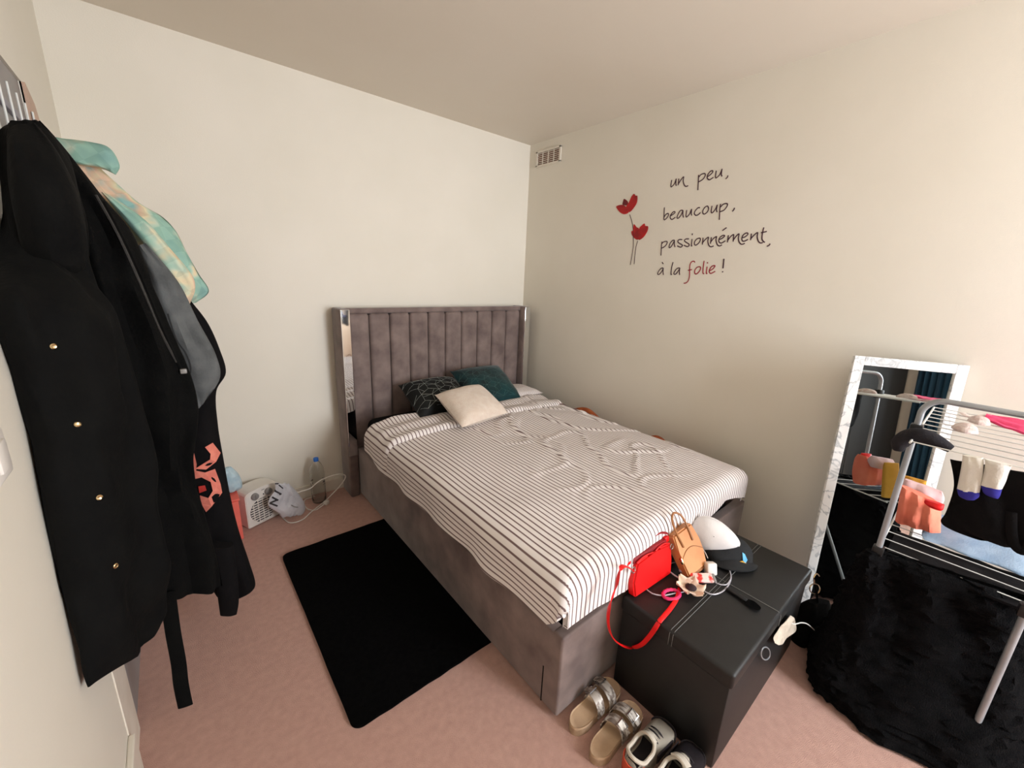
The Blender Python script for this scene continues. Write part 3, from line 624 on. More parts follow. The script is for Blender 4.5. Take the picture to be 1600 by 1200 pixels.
# pale blue bag behind
M_bluebag = mat('pale_blue_film', rgb(170, 204, 220), .3, col2=rgb(206, 226, 232), nscale=16, bump=.6, bscale=40, alpha=.85)
tag(obj('plastic_bag', blob_loft([((-2.30, -.14, .245), (-2.205, -.14, .247), .02), ((-2.31, -.14, .27), (-2.195, -.14, .275), .05), ((-2.30, -.14, .33), (-2.205, -.14, .335), .045), ((-2.28, -.14, .385), (-2.235, -.14, .39), .012)], 28, 6, .006, 5, .9, 2, .02), M_bluebag), 'pale blue plastic bag on the red box beside the wall', 'bag')
# crumpled grey bag with print against the heater
M_greybag = mat('grey_white_polythene', rgb(196, 194, 198), .4, col2=rgb(212, 210, 214), nscale=9, bump=.5, bscale=30)
pb = thing('plastic_bag', 'crumpled grey plastic bag with black lettering slumped on the heater', 'bag', (-1.97, -.19, 0))
Lr = crom([(433, 754, -.205), (431, 765, -.215), (420, 786, -.232), (437, 799, -.225), (442, 806, -.21)], 6); Rr = crom([(448, 757, -.185), (459, 768, -.185), (471, 783, -.18), (474, 795, -.18), (470, 803, -.18)], 6)
def film(u, v):
    k = min(len(Lr) - 1.001, v * (len(Lr) - 1)); i = int(k); f = k - i
    l = [a + (b - a) * f for a, b in zip(Lr[i], Lr[i + 1])]; r = [a + (b - a) * f for a, b in zip(Rr[i], Rr[i + 1])]
    p = at(l[0] + (r[0] - l[0]) * u, l[1] + (r[1] - l[1]) * u, Y=l[2] + (r[2] - l[2]) * u)
    e = math.sin(math.pi * min(1, max(0, u))) ** .5
    return p + Vector((0, -1, .3)) * (.016 * e * (1 - .8 * abs(nz(u * 3.2, v * 2.6, 1.7))) + .012 * e * abs(nz(u * 5 + v * 3, v * 5, 4.2)))
oP = obj('film', sheet(26, 26, film, .012), M_greybag, pb, False)
bvP = bvh_of(oP); M_black = mat('black_print', rgb(40, 34, 36), .6, col2=rgb(52, 44, 46), nscale=40)
def z8(P): return [(350 + a / 7.62, 700 + b / 7.62) for a, b in P]
inkline('letter', bvP, [z8([(545, 655), (635, 690)]), z8([(545, 655), (640, 615)]), z8([(575, 585), (645, 622)])], M_black, pb, .0052, .003)
inkline('letter', bvP, [z8([(605, 510), (680, 548)]), z8([(680, 548), (660, 555)]), z8([(605, 510), (615, 500)])], M_black, pb, .0048, .003)
inkline('letter', bvP, [z8([(600, 425), (650, 425)]), z8([(655, 440), (700, 480)])], M_black, pb, .0036, .003)
inkline('print_mark', bvP, [z8([(800, 680), (840, 700), (880, 705)])], M_greypl, pb, .003, .001)
# bottle
M_pet = mat('clear_plastic', (.93, .95, .94, 1), .06, col2=(.96, .97, .96, 1), nscale=3, trans=1.0, ior=1.28)
M_bluecap = mat('blue_cap', rgb(40, 110, 200), .4, col2=rgb(34, 98, 186), nscale=20)
bt = thing('water_bottle', 'empty clear plastic bottle with a blue cap standing at the wall', 'bottle', (-1.79, -.10, 0))
prof = [(.002, .006), (.03, .0), (.041, .006), (.043, .02)]
for k in range(7): prof += [(.0435, .03 + k * .018), (.041, .038 + k * .018)]
prof += [(.0445, .165), (.0445, .20), (.040, .235), (.028, .265), (.016, .285), (.0135, .295)]
obj('body', lathe(BM(), prof + [(.011, .295), (.014, .282), (.026, .262), (.038, .233), (.0425, .2), (.0425, .165), (.039, .05), (.04, .02), (.028, .004), (.002, .009)], (-1.79, -.10, 0), 32), M_pet, bt)
obj('cap', lathe(BM(), [(.002, .288), (.0155, .288), (.0155, .306), (.014, .309), (.002, .309)], (-1.79, -.10, 0), 20), M_bluecap, bt)
# cable
def F(px, py, z=.004): return at(px, py, Z=z)
cp = [F(437, 804), F(445, 812), F(452, 816.5), F(462, 816), F(474, 811), F(485, 801), F(495, 793), F(508, 783, .012), at(520, 771, Y=-.165), at(533, 757, Y=-.16), at(540, 745, Y=-.155), at(534, 741, Y=-.155), at(520, 743, Y=-.155), at(500, 751, Y=-.155), at(485, 763, Y=-.155), at(470, 768, Y=-.15), at(460, 771, Y=-.14), Vector((-1.985, -.10, .09)), Vector((-2.02, -.07, .07))]
hc = obj('power_cord', tube(BM(), crom([tuple(p) for p in cp], 6), .0034, 8), M_whitepl, fh)
plg = [F(478, 780), F(475, 786), F(479, 794), F(486, 797), F(494, 796.5), F(501, 792, .008), F(506, 788, .012)]
wc = thing('charging_cable', 'white cable with its plug lying on the carpet by the bottle', 'cable', tuple(F(494, 796)))
obj('cord', tube(BM(), crom([tuple(p) for p in [F(492, 776, .012)] + plg], 6), .003, 8), M_whitepl, wc)
e0 = F(510, 785, .014); Mp = frame(e0, (.8, .6, 0), (0, 0, 1))
obj('plug', rbox(BM(), -.018, .014, -.012, .012, -.014, .014, .005, 2, M=Mp), M_whitepl, wc)

# ---------------------------------------------------------------- storage ottoman
OX0, OX1, OY0, OY1, OZ = -1.272, -.525, -2.441, -2.052, .386
ot = thing('storage_ottoman', 'black faux-leather storage ottoman at the foot of the bed', 'ottoman', (-.9, -2.24, 0))
obj('body', rbox(BM(), OX0 + .008, OX1 - .008, OY0 + .008, OY1 - .004, 0, .334, .006, 2), M_leather, ot)
ld = obj('lid', rbox(BM(), OX0, OX1, OY0, OY1, .328, OZ, .011, 4), M_leather, ot)
bm = BM()
ym, xm = -2.246, -.893
for dy in (-.006, .006):
    tube(bm, [(OX0 - .0012, ym + dy, .332), (OX0 - .0012, ym + dy, OZ - .010), (OX0 + .009, ym + dy, OZ + .0012), (OX1 - .009, ym + dy, OZ + .0012), (OX1 + .001, ym + dy, OZ - .01), (OX1 + .001, ym + dy, .332)], .0011, 5)
obj('double_stitching', bm, M_thread, ld)['kind'] = 'stuff'
bm = BM(); tube(bm, [(xm, OY0 - .0012, .332), (xm, OY0 - .0012, OZ - .01), (xm, OY0 + .009, OZ + .0012), (xm, OY1 - .009, OZ + .0012)], .0011, 5)
obj('stitching', bm, M_thread, ld)
obj('handle_ring', tube(BM(), [at(1196 + 7 * math.cos(a) , 1021 + 10 * math.sin(a), Y=OY0 - .004) for a in [2 * math.pi * k / 20 for k in range(20)]], .0022, 6, closed=True), M_steel, ot)
M_whitecloth = mat('white_cloth', rgb(176, 162, 144), .9, col2=rgb(200, 188, 170), nscale=16, bump=.4, bscale=80)
tag(obj('crumpled_cloth', blob_loft([(at(1236, 962, Y=-2.45), at(1240, 966, Y=-2.45), .006), (at(1224, 975, Y=-2.452), at(1243, 982, Y=-2.447), .006), (at(1218, 984, Y=-2.449), at(1230, 993, Y=-2.449), .007), (at(1210, 997, Y=-2.449), at(1221, 1004, Y=-2.449), .007), (at(1211, 1005, Y=-2.455), at(1216, 1007, Y=-2.455), .005)], 24, 5, .003, 3, .9, 1, .006), M_whitecloth), 'crumpled off-white cloth poking out below the ottoman lid', 'cloth')
tag(obj('shoelace', tube(BM(), crom([tuple(at(a, b, Y=y)) for a, b, y in ((1230, 968, -2.449), (1240, 975, -2.46), (1252, 973, -2.475), (1263, 976, -2.49), (1277, 989, -2.50))], 5), .002, 6), M_wire), 'thin white lace sticking out from the ottoman end', 'shoelace')

# red shoulder bag
M_redl = mat('bright_red_leather', rgb(226, 8, 10), .45, col2=rgb(214, 4, 8), nscale=14, bump=.06, bscale=400)
M_dkredl = mat('deep_red_lining', rgb(150, 10, 22), .6, col2=rgb(120, 8, 20), nscale=14)
rb = thing('shoulder_bag', 'bright red shoulder bag standing on the ottoman against the duvet', 'handbag', (-1.11, -2.09, OZ))
RM = frame((-1.252, -2.092, OZ + .003), (.208, -.012, 0), (0, .16, 1)) @ Matrix.Diagonal((1.1, .98, 1, 1))
bm = BM(); front = [(.004, 0), (.206, 0), (.212, .06), (.207, .128), (.150, .136), (.115, .126), (.075, .134), (.02, .128), (-.002, .06)]
prism(bm, [RM @ Vector((a, b, -.034)) for a, b in front], RM.to_3x3() @ Vector((0, 0, .034)))
bmesh.ops.bevel(bm, geom=list(bm.edges), offset=.006, segments=3, affect='EDGES')
rbo = obj('body', bm, M_redl, rb)
obj('flap_edge', tube(BM(), crom([tuple(RM @ Vector(p)) for p in ((.02, .129, -.004), (.06, .136, -.006), (.105, .132, -.006), (.115, .128, -.006), (.14, .137, -.006), (.175, .139, -.006), (.2, .13, -.004))], 4), .0026, 6), M_redl, rbo)
obj('opening', rbox(BM(), .012, .198, .120, .146, -.034, -.012, .005, 2, M=RM), M_dkredl, rb)
obj('top_handle', tube(BM(), crom([tuple(RM @ Vector(p)) for p in ((-.008, .135, -.02), (.03, .153, -.026), (.1, .165, -.03), (.17, .175, -.03), (.212, .16, -.02))], 5), .005, 8, flat=(.007, .0025, (0, -.3, 1))), M_dkredl, rb)
for x in (-.006, .205):
    obj('strap_tab', rbox(BM(), x - .014, x + .010, .128, .152, -.028, -.014, .004, 2, M=RM), M_redl, rb)
    obj('ring', tube(BM(), [RM @ Vector((x + .009 * math.cos(a), .117 + .011 * math.sin(a), .003)) for a in [2 * math.pi * k / 16 for k in range(16)]], .0018, 6, closed=True), M_silver, rb)
xs = OX0 - .012
sp = [RM @ Vector((-.004, .112, .003)), at(972, 885, Y=-2.105), at(962, 918, Y=-2.115), at(953, 945, Y=-2.125), at(950, 968, Y=-2.13), at(954, 990, Y=-2.14), at(966, 1005, Y=-2.155), at(984, 1012, X=xs), at(1001, 1008, X=xs), at(1015, 994, X=xs), at(1024, 981, X=-1.286), at(1031, 970, X=-1.270), at(1038, 962, Z=OZ + .010), at(1048, 950, Z=OZ + .006), at(1057, 936, Z=OZ + .006), at(1062, 920, Z=OZ + .006)]
obj('long_strap', tube(BM(), crom([tuple(p) for p in sp], 6), .006, 10, flat=(.0075, .002, (.75, -.1, .65))), M_redl, rb)
# tan tote
M_tan = mat('tan_leather', rgb(206, 142, 88), .5, col2=rgb(192, 126, 74), nscale=9, bump=.06, bscale=300)
M_tand = mat('tan_edge', rgb(150, 98, 56), .5, col2=rgb(164, 108, 62), nscale=20)
tb = thing('tote_bag', 'small tan leather tote with two handles slumped beside the red bag', 'handbag', (-.90, -2.12, OZ))
TM = frame((-.935, -2.160, OZ + .014), (1, -.12, .22), (-.20, .12, .125))
bm = BM(); fr = [(-.062, 0), (.05, .0), (.066, .055), (.058, .10), (.062, .165), (-.052, .165), (-.058, .10)]
prism(bm, [TM @ Vector((a, b, -.03)) for a, b in fr], TM.to_3x3() @ Vector((0, 0, .045)))
bmesh.ops.bevel(bm, geom=list(bm.edges), offset=.006, segments=3, affect='EDGES')
obj('body', bm, M_tan, tb)
obj('base_panel', rbox(BM(), -.055, .046, -.008, .004, -.026, .012, .004, 2, M=TM), M_tand, tb)
obj('front_seam', tube(BM(), crom([tuple(TM @ Vector(p)) for p in ((-.056, .075, .0155), (-.02, .093, .0162), (.02, .090, .0162), (.06, .062, .0155))], 4), .0016, 6), M_tand, tb)
for z_, sx in ((.012, 0), (-.028, -.008)):
    obj('handle', tube(BM(), crom([tuple(TM @ Vector(p)) for p in ((-.03 + sx, .11, z_ + .006), (-.034 + sx, .17, z_ + .006), (-.028 + sx, .215, z_ + .004), (-.002 + sx, .235, z_), (.024 + sx, .215, z_ + .004), (.03 + sx, .17, z_ + .006), (.027 + sx, .11, z_ + .006))], 5), .0042, 8), M_tand, tb)
obj('clasp', rbox(BM(), -.062, -.052, .055, .08, .002, .014, .002, 2, M=TM), M_gold, tb)

# caps
def dome(c, ux, uy, rx, ry, rz, th=.004, n=32, m=9, e=1.0, lum=0.0, point=0.0):
    Mx = frame(c, ux, uy); bm = BM(); rings = []
    for sh_, rev in ((0, False), (th, True)):
        seq = range(m + 1)
        for j in (seq if not rev else reversed(list(seq))):
            a = math.pi / 2 * j / m; R_ = math.cos(a); Z_ = math.sin(a) ** e
            ring = []
            for k in range(n):
                b = 2 * math.pi * k / n; w = 1 + lum * nz(math.cos(b) * 1.5, math.sin(b) * 1.5, j * .3)
                ring.append(bm.verts.new(Mx @ Vector(((rx - sh_) * max(R_, .02) * math.cos(b) * w, (ry - sh_) * max(R_, .02) * math.sin(b) * w * (1 - point * math.cos(b)), (rz - sh_) * Z_))))
            rings.append(ring)
    for A, B in zip(rings, rings[1:]):
        for k in range(n): bm.faces.new((A[k], A[(k + 1) % n], B[(k + 1) % n], B[k]))
    for k in range(n): bm.faces.new((rings[-1][k], rings[-1][(k + 1) % n], rings[0][(k + 1) % n], rings[0][k]))
    return bm, Mx
M_capblk = mat('black_cap_cotton', rgb(22, 23, 25), .85, col2=rgb(30, 31, 32), nscale=30, bump=.2, bscale=300)
bc = thing('baseball_cap', 'black cap with blue and yellow badges lying on the ottoman', 'cap', (-.74, -2.19, OZ))
bm, Mx = dome((-.725, -2.185, OZ + .002), (.62, -.78, 0), (.78, .62, 0), .105, .075, .085, lum=.10)
oc = obj('crown', bm, M_capblk, bc)
def brim(u, v):
    a = (u - .5) * 2.2; r = .07 + .065 * v
    return Vector((-.775, -2.25, OZ + .012)) + Vector((-math.cos(a) * .62 * r - math.sin(a) * .6 * r, -math.cos(a) * .55 * r + math.sin(a) * .55 * r, .018 * math.cos(a * 1.3) - .012 * v)) + Vector((.05, .055, 0))
obj('brim', sheet(20, 6, brim, .005), M_capblk, bc)
obj('button', lathe(BM(), [(.001, 0), (.007, 0), (.006, .004), (.001, .005)], (-.725, -2.185, OZ + .085), 12), M_capblk, bc)
bvC = bvh_of(oc)
decal('badge', bvC, [(1160, 863), (1164, 866), (1168, 875), (1165, 880), (1161, 876)], mat('sky_blue_badge', rgb(110, 190, 225), .6, col2=rgb(80, 160, 210), nscale=40), bc, .004)
decal('badge', bvC, [(1154, 878), (1160, 876), (1166, 880), (1167, 884), (1160, 885), (1155, 882)], mat('yellow_badge', rgb(220, 170, 60), .6, col2=rgb(190, 140, 40), nscale=40), bc, .004)
M_capwht = mat('white_cap_fabric', rgb(236, 232, 230), .85, col2=rgb(226, 221, 220), nscale=12, bump=.15, bscale=200)
wc_ = thing('sun_hat', 'white moulded hat resting on top of the black cap', 'hat', (-.72, -2.12, OZ + .08))
A_, B_ = at(1084, 826, Z=OZ + .085), at(1160, 851, Z=OZ + .085); ax = (B_ - A_)
bm, Mw = dome((A_ + B_) / 2 + Vector((0, .012, -.006)), ax, (ax.y * -1, ax.x, .35), ax.length / 2 + .004, .064, .045, lum=.05, point=.38)
obj('shell', bm, M_capwht, wc_)
obj('hem', tube(BM(), [Mw @ Vector(((ax.length / 2 + .004) * math.cos(t) * (1 + .05 * nz(math.cos(t) * 1.5, math.sin(t) * 1.5, 0)), .064 * math.sin(t) * (1 - .38 * math.cos(t)) * (1 + .05 * nz(math.cos(t) * 1.5, math.sin(t) * 1.5, 0)), 0)) for t in [2 * math.pi * k / 40 for k in range(40)]], .003, 6, closed=True), M_capwht, wc_)

# charger, necklaces, hair things
ch = thing('phone_charger', 'white cube phone charger among the silver necklaces', 'charger', tuple(at(1112, 884, Z=OZ)))
cM = frame(at(1110, 888, Z=OZ + .024), (.8, -.6, 0), (.2, .3, 1))
obj('block', rbox(BM(), -.02, .02, -.023, .023, -.016, .016, .006, 3, M=cM), M_whitepl, ch)
for x in (-.008, .008): obj('pin', rbox(BM(), x - .0015, x + .0015, -.04, -.02, -.003, .003, M=cM), M_silver, ch, False)
obj('cable', tube(BM(), crom([tuple(at(a, b, Z=OZ + z)) for a, b, z in ((1106, 872, .04), (1101, 862, .045), (1096, 856, .04), (1090, 850, .03), (1083, 846, .02))], 5), .0018, 6), M_whitepl, ch)
def z6(P, z=.005): return [at(1020 + a / 6.667, 780 + b / 6.667, Z=OZ + z) for a, b in P]
def z7(P, z=.005): return [at(950 + a / 7.5, 780 + b / 7.5, Z=OZ + z) for a, b in P]
M_pearl = mat('silver_beads', rgb(196, 192, 196), .4, metal=.15, col2=rgb(150, 146, 152), nscale=300)
tag(obj('necklace', tube(BM(), crom([tuple(p) for p in z6([(545, 510), (600, 550), (690, 590), (760, 670), (812, 780), (800, 870), (740, 950), (660, 988), (590, 985), (530, 950), (480, 890)])], 7), .0026, 6), M_pearl), 'large silver chain loop around the charger and cap', 'necklace')
tag(obj('necklace', tube(BM(), crom([tuple(p) for p in z6([(520, 600), (512, 680), (545, 760), (600, 830), (680, 880), (760, 890), (800, 850), (815, 800), (780, 700), (700, 600), (640, 570)], .009)], 7), .0022, 6), M_pearl), 'thin silver chain looped inside the larger chain', 'necklace')
tag(obj('necklace', tube(BM(), crom([tuple(p) for p in z7([(600, 790), (500, 830), (425, 885), (413, 960), (440, 1040), (520, 1105), (640, 1128), (760, 1108), (880, 1085), (985, 1045)], .006)], 7), .0024, 6), M_pearl), 'silver beaded chain in front of the red bag and pink hair ring', 'necklace')
tag(obj('necklace', tube(BM(), crom([tuple(p) for p in z6([(60, 640), (140, 720), (220, 790), (290, 830)], .012)] , 6) + crom([tuple(p) for p in z6([(290, 830), (200, 770), (150, 720), (190, 670), (270, 655), (340, 680), (400, 740)], .010)], 6)[1:], .0022, 6), M_pearl), 'twisted silver chain between the red bag and the tan tote', 'necklace')
fc = at(1079, 920, Z=OZ + .012)
fl = thing('flower_clip', 'cream flower hair clip with a dark centre lying on the ottoman', 'hair clip', tuple(fc))
M_petal = mat('cream_petal', rgb(236, 216, 188), .6, col2=rgb(224, 196, 176), nscale=30); M_dark = mat('dark_plum_centre', rgb(34, 12, 22), .5, col2=rgb(44, 16, 26), nscale=30)
for k in range(6):
    a = k * math.pi / 3 + .3
    def pet(u, v, a=a):
        r = .012 + .04 * u; wv = (v - .5) * 1.5 * math.sin(math.pi * (.15 + .8 * u)); 
        return fc + Vector((r * math.cos(a) - wv * .03 * math.sin(a), r * math.sin(a) + wv * .03 * math.cos(a), .004 + .016 * u * u + .006 * math.sin(v * 6 + k) * u))
    obj('petal', sheet(8, 8, pet, .0018), M_petal, fl)
obj('centre', lathe(BM(), [(.001, -.004), (.017, 0), (.02, .008), (.012, .014), (.001, .016)], tuple(fc), 20), M_dark, fl)
obj('curl', sheet(8, 6, lambda u, v: fc + Vector((-.004 + .024 * u, .004 + .018 * v, .022 + .006 * math.sin(u * 3))), .002), M_petal, fl)
M_pink = mat('hot_pink_rubber', rgb(232, 52, 110), .5, col2=rgb(214, 40, 96), nscale=30)
pk = [at(1049 + 13 * math.cos(a), 929 + 7.5 * math.sin(a), Z=OZ + .007) for a in [2 * math.pi * k / 28 for k in range(28)]]
tag(obj('hair_tie', tube(BM(), pk, .0062, 8, closed=True, taper=[1 + .18 * math.sin(k * 3.1) for k in range(28)]), M_pink), 'hot pink hair ring next to the flower clip', 'hair tie')
M_packet = mat('red_white_packet', rgb(214, 52, 44), .5, col2=rgb(238, 206, 196), nscale=40, contrast=(.45, .55))
pM = frame(at(1096, 903, Z=OZ + .014), (.75, -.66, .05), (.5, .6, .35))
pkt = thing('sweet_packet', 'small red and cream packet behind the flower clip', 'packet', tuple(at(1096, 903, Z=OZ)))
obj('wrapper', rbox(BM(), -.042, .042, -.018, .018, -.006, .006, .004, 2, M=pM), M_packet, pkt)
obj('clear_end', rbox(BM(), .042, .052, -.016, .016, -.004, .004, .002, 2, M=pM), M_greypl, pkt)
lv = at(1066, 890, Z=OZ + .012); bm = BM(); bmesh.ops.create_uvsphere(bm, u_segments=20, v_segments=12, radius=.016); bmesh.ops.scale(bm, verts=bm.verts, vec=(1.15, .75, .7)); bmesh.ops.translate(bm, verts=bm.verts, vec=lv)
tb2 = thing('bead_charm', 'pale lilac bead charm at the edge of the tan tote', 'charm', tuple(lv)); obj('bead', bm, mat('lilac_resin', rgb(196, 184, 194), .2, col2=rgb(180, 168, 182), nscale=30), tb2)
obj('loop', tube(BM(), [lv + Vector((.018 + .005 * math.cos(a), 0, .005 * math.sin(a))) for a in [2 * math.pi * k / 12 for k in range(12)]], .0012, 5, closed=True), M_silver, tb2)
b0, b1 = at(1136, 919, Z=OZ + .008), at(1184, 950, Z=OZ + .008); bd = (b1 - b0); bM = frame(b0, bd, (-bd.y, bd.x, 0)); Lb = bd.length
br = thing('makeup_brush', 'flat black brush lying across the ottoman seam', 'brush', tuple(b0))
obj('handle', rbox(BM(), 0, Lb * .66, -.009, .009, -.005, .005, .004, 2, M=bM), M_blackpl, br)
obj('bristles', blob_loft([(bM @ Vector((Lb * .62, -.011, 0)), bM @ Vector((Lb * .62, .011, 0.0)), .006), (bM @ Vector((Lb * .8, -.019, .002)), bM @ Vector((Lb * .8, .019, .002)), .009), (bM @ Vector((Lb * .98, -.016, 0)), bM @ Vector((Lb * .98, .016, 0)), .008), (bM @ Vector((Lb * 1.03, -.008, 0)), bM @ Vector((Lb * 1.03, .008, 0)), .004)], 24, 4, .001, 7), M_rug, br)
sm = at(976, 921, Z=OZ + .011)
sc = thing('hair_bow', 'tiny white and red bow clip below the red bag', 'hair clip', tuple(sm))
for s_ in (-1, 1): obj('loop', blob_loft([(sm + Vector((0, .003, 0)), sm + Vector((0, -.003, 0)), .003), (sm + Vector((s_ * .012, .009, .004)), sm + Vector((s_ * .012, -.009, .002)), .007), (sm + Vector((s_ * .02, .004, .002)), sm + Vector((s_ * .02, -.004, 0)), .003)], 16, 4), M_capwht, sc)
obj('knot', rbox(BM(), sm.x - .005, sm.x + .005, sm.y - .006, sm.y + .006, sm.z - .006, sm.z + .008, .003, 2), M_redl, sc)

# ---------------------------------------------------------------- sandals
M_sole = mat('cork_beige_sole', rgb(178, 150, 122), .8, col2=rgb(164, 136, 108), nscale=60, bump=.15, bscale=300)
M_foot = mat('suede_footbed', rgb(196, 166, 134), .85, col2=rgb(180, 150, 120), nscale=14, bump=.1, bscale=200)
M_strap = mat('glitter_strap', rgb(206, 198, 188), .35, metal=.35, col2=rgb(140, 126, 116), nscale=70, contrast=(.45, .55), stretch=(1, .25, 1))
SOLE = [(0, .0), (.012, .022), (.04, .034), (.09, .033), (.13, .034), (.17, .043), (.21, .045), (.238, .034), (.25, .008), (.247, -.016), (.23, -.033), (.19, -.041), (.15, -.037), (.10, -.031), (.045, -.031), (.012, -.02)]
def sandal(loc, ang, mir, label, buckside):
    t = thing('sandal', label, 'sandal', loc, 'pair of beige buckle sandals')
    R_ = Matrix.Translation(loc) @ Matrix.Rotation(ang, 4, 'Z') @ Matrix.Diagonal((1, mir, 1, 1))
    O = crom(SOLE, 4, True)
    bm = prism(BM(), [R_ @ Vector((a, b, .001)) for a, b in O], (0, 0, .026)); obj('sole', bm, M_sole, t)
    sc_ = [((a - .125) * .94 + .125, b * .88) for a, b in O]
    bm = BM(); rim = [bm.verts.new(R_ @ Vector((a, b, .0275))) for a, b in O]; r2 = [bm.verts.new(R_ @ Vector(((a - .125) * .985 + .125, b * .965, .034))) for a, b in O]; r3 = [bm.verts.new(R_ @ Vector((a, b, .0275 + .003))) for a, b in sc_]
    n = len(rim)
    for A, B in ((rim, r2), (r2, r3)):
        for k in range(n): bm.faces.new((A[k], A[(k + 1) % n], B[(k + 1) % n], B[k]))
    bm.faces.new(r3); bm.faces.new(rim[::-1]); obj('footbed', bm, M_foot, t)
    for x, w, hgt in ((.118, .036, .058), (.178, .038, .050)):
        hw = .043 if x > .15 else .037
        def st(u, v, x=x, w=w, hgt=hgt, hw=hw):
            a = math.pi * u; return R_ @ Vector((x + (v - .5) * w + .006 * math.cos(a), hw * math.cos(a), .018 + hgt * math.sin(a) ** .8))
        s_ = obj('strap', sheet(20, 5, st, .003), M_strap, t)
        u = .32 if buckside > 0 else .68
        c = st(u, .5); c2 = st(u + .02, .5); d1 = (st(u, 1) - st(u, 0)).normalized(); d2 = (st(u + .06, .5) - st(u - .06, .5)).normalized(); nn = d1.cross(d2)
        if nn.z < 0: nn = -nn
        q = [(-.017, -.014), (.017, -.014), (.017, .014), (-.017, .014)]
        obj('buckle', tube(BM(), [c + nn * .004 + d1 * a + d2 * b for a, b in q], .0022, 6, closed=True), M_silver, s_)
        obj('strap_end', prism(BM(), [c + nn * .003 + d1 * a + d2 * b for a, b in ((-.011, -.03), (.011, -.03), (.011, .012), (-.011, .012))], nn * .0025), M_strap, s_, False)
sandal((-1.535, -2.088, 0), math.radians(1), 1, 'beige buckle sandal touching the foot of the bed', 1)
sandal((-1.548, -2.186, 0), math.radians(2), -1, 'beige buckle sandal between its pair and the sneakers', 1)

# ---------------------------------------------------------------- sneakers
M_swhite = mat('off_white_leather', rgb(206, 196, 180), .6, col2=rgb(190, 180, 164), nscale=14)
M_sblack = mat('black_mesh', rgb(34, 28, 32), .8, col2=rgb(44, 36, 40), nscale=60)
M_sorange = mat('orange_suede', rgb(206, 84, 56), .8, col2=rgb(190, 70, 48), nscale=20, bump=.1, bscale=200)
def sneaker(loc, ang, mir, label, heelm):
    t = thing('sneaker', label, 'sneaker', loc, 'pair of sneakers beside the ottoman')
    R_ = Matrix.Translation(loc) @ Matrix.Rotation(ang, 4, 'Z') @ Matrix.Diagonal((1, mir, 1, 1))
    O = crom([(a * .92, b * .95) for a, b in SOLE], 4, True)
    obj('sole', prism(BM(), [R_ @ Vector((a, b, .0)) for a, b in O], (0, 0, .028)), M_swhite, t)
    # upper: rings along the foot
    sec = [(.004, .022, .065), (.025, .030, .082), (.06, .032, .080), (.095, .033, .082), (.13, .036, .078), (.165, .040, .060), (.20, .041, .045), (.222, .034, .036), (.229, .018, .03)]
    bm = BM(); rings = []
    for x, hw, hh in crom(sec, 4):
        op = 1 if x < .105 else 0
        ring = []
        for k in range(15):
            a = math.pi * k / 14; c, s = math.cos(a), math.sin(a)
            y = hw * math.copysign(abs(c) ** .6, c); z = .026 + (hh - .02) * s ** .7
            ring.append(R_ @ Vector((x, y, z)))
        rings.append((x, ring))
    vv = [[bm.verts.new(p) for p in r] for _, r in rings]
    for i in range(len(vv) - 1):
        for k in range(14):
            if rings[i][0] < .10 and 0.012 < rings[i][0] and 4 <= k <= 9: continue
            bm.faces.new((vv[i][k], vv[i][k + 1], vv[i + 1][k + 1], vv[i + 1][k]))
    bm.faces.new(vv[0]); bm.faces.new(vv[-1][::-1])
    bmesh.ops.solidify(bm, geom=list(bm.faces), thickness=.003)
    up = obj('upper', bm, M_swhite if heelm is not M_sblack else M_sblack, t)
    obj('insole', prism(BM(), [R_ @ Vector(((a - .05) * .8 + .05, b * .8, .029)) for a, b in O if a < .16], (0, 0, .004)), M_sblack, t, False)
    loop = [(.014, 0, .098), (.03, .026, .088), (.06, .029, .082), (.09, .028, .088), (.108, .012, .1), (.108, -.012, .1), (.09, -.028, .088), (.06, -.029, .082), (.03, -.026, .088)]
    obj('collar', tube(BM(), [R_ @ Vector((a, b, c - .006)) for a, b, c in crom(loop, 3, True)], .006, 8, closed=True), M_swhite, t)
    obj('heel_counter', sheet(14, 4, lambda u, v: R_ @ Vector((.03 - .034 * math.sin(math.pi * u), .0345 * math.cos(math.pi * u), .026 + .05 * v)), .003), heelm, t)
    obj('tongue', sheet(6, 8, lambda u, v: R_ @ Vector((.155 - .06 * v, (u - .5) * .045, .066 + .048 * v - .012 * (2 * u - 1) ** 2)), .005), M_swhite, t)
    for k in range(3): obj('lace', tube(BM(), [R_ @ Vector((.118 + k * .018, .024 * math.cos(a), .074 - k * .007 + .018 * math.sin(a))) for a in [math.pi * j / 8 for j in range(9)]], .0026, 6), M_sblack, t)
    obj('side_panel', sheet(10, 4, lambda u, v: R_ @ Vector((.10 + .09 * u, (-1) * (.0395 + .002 * u), .028 + (.034 - .015 * u) * v)), .003), M_sblack, t)
    obj('toe_cap', sheet(14, 4, lambda u, v: R_ @ Vector((.20 + .034 * math.sin(math.pi * u), .040 * math.cos(math.pi * u), .026 + .016 * v)), .003), M_sblack, t)
sneaker((-1.505, -2.285, 0), math.radians(0), 1, 'off-white sneaker with orange heel beside the sandals', M_sorange)
sneaker((-1.495, -2.378, 0), math.radians(-1), -1, 'off-white and black sneaker cut by the bottom edge of the picture', M_sblack)

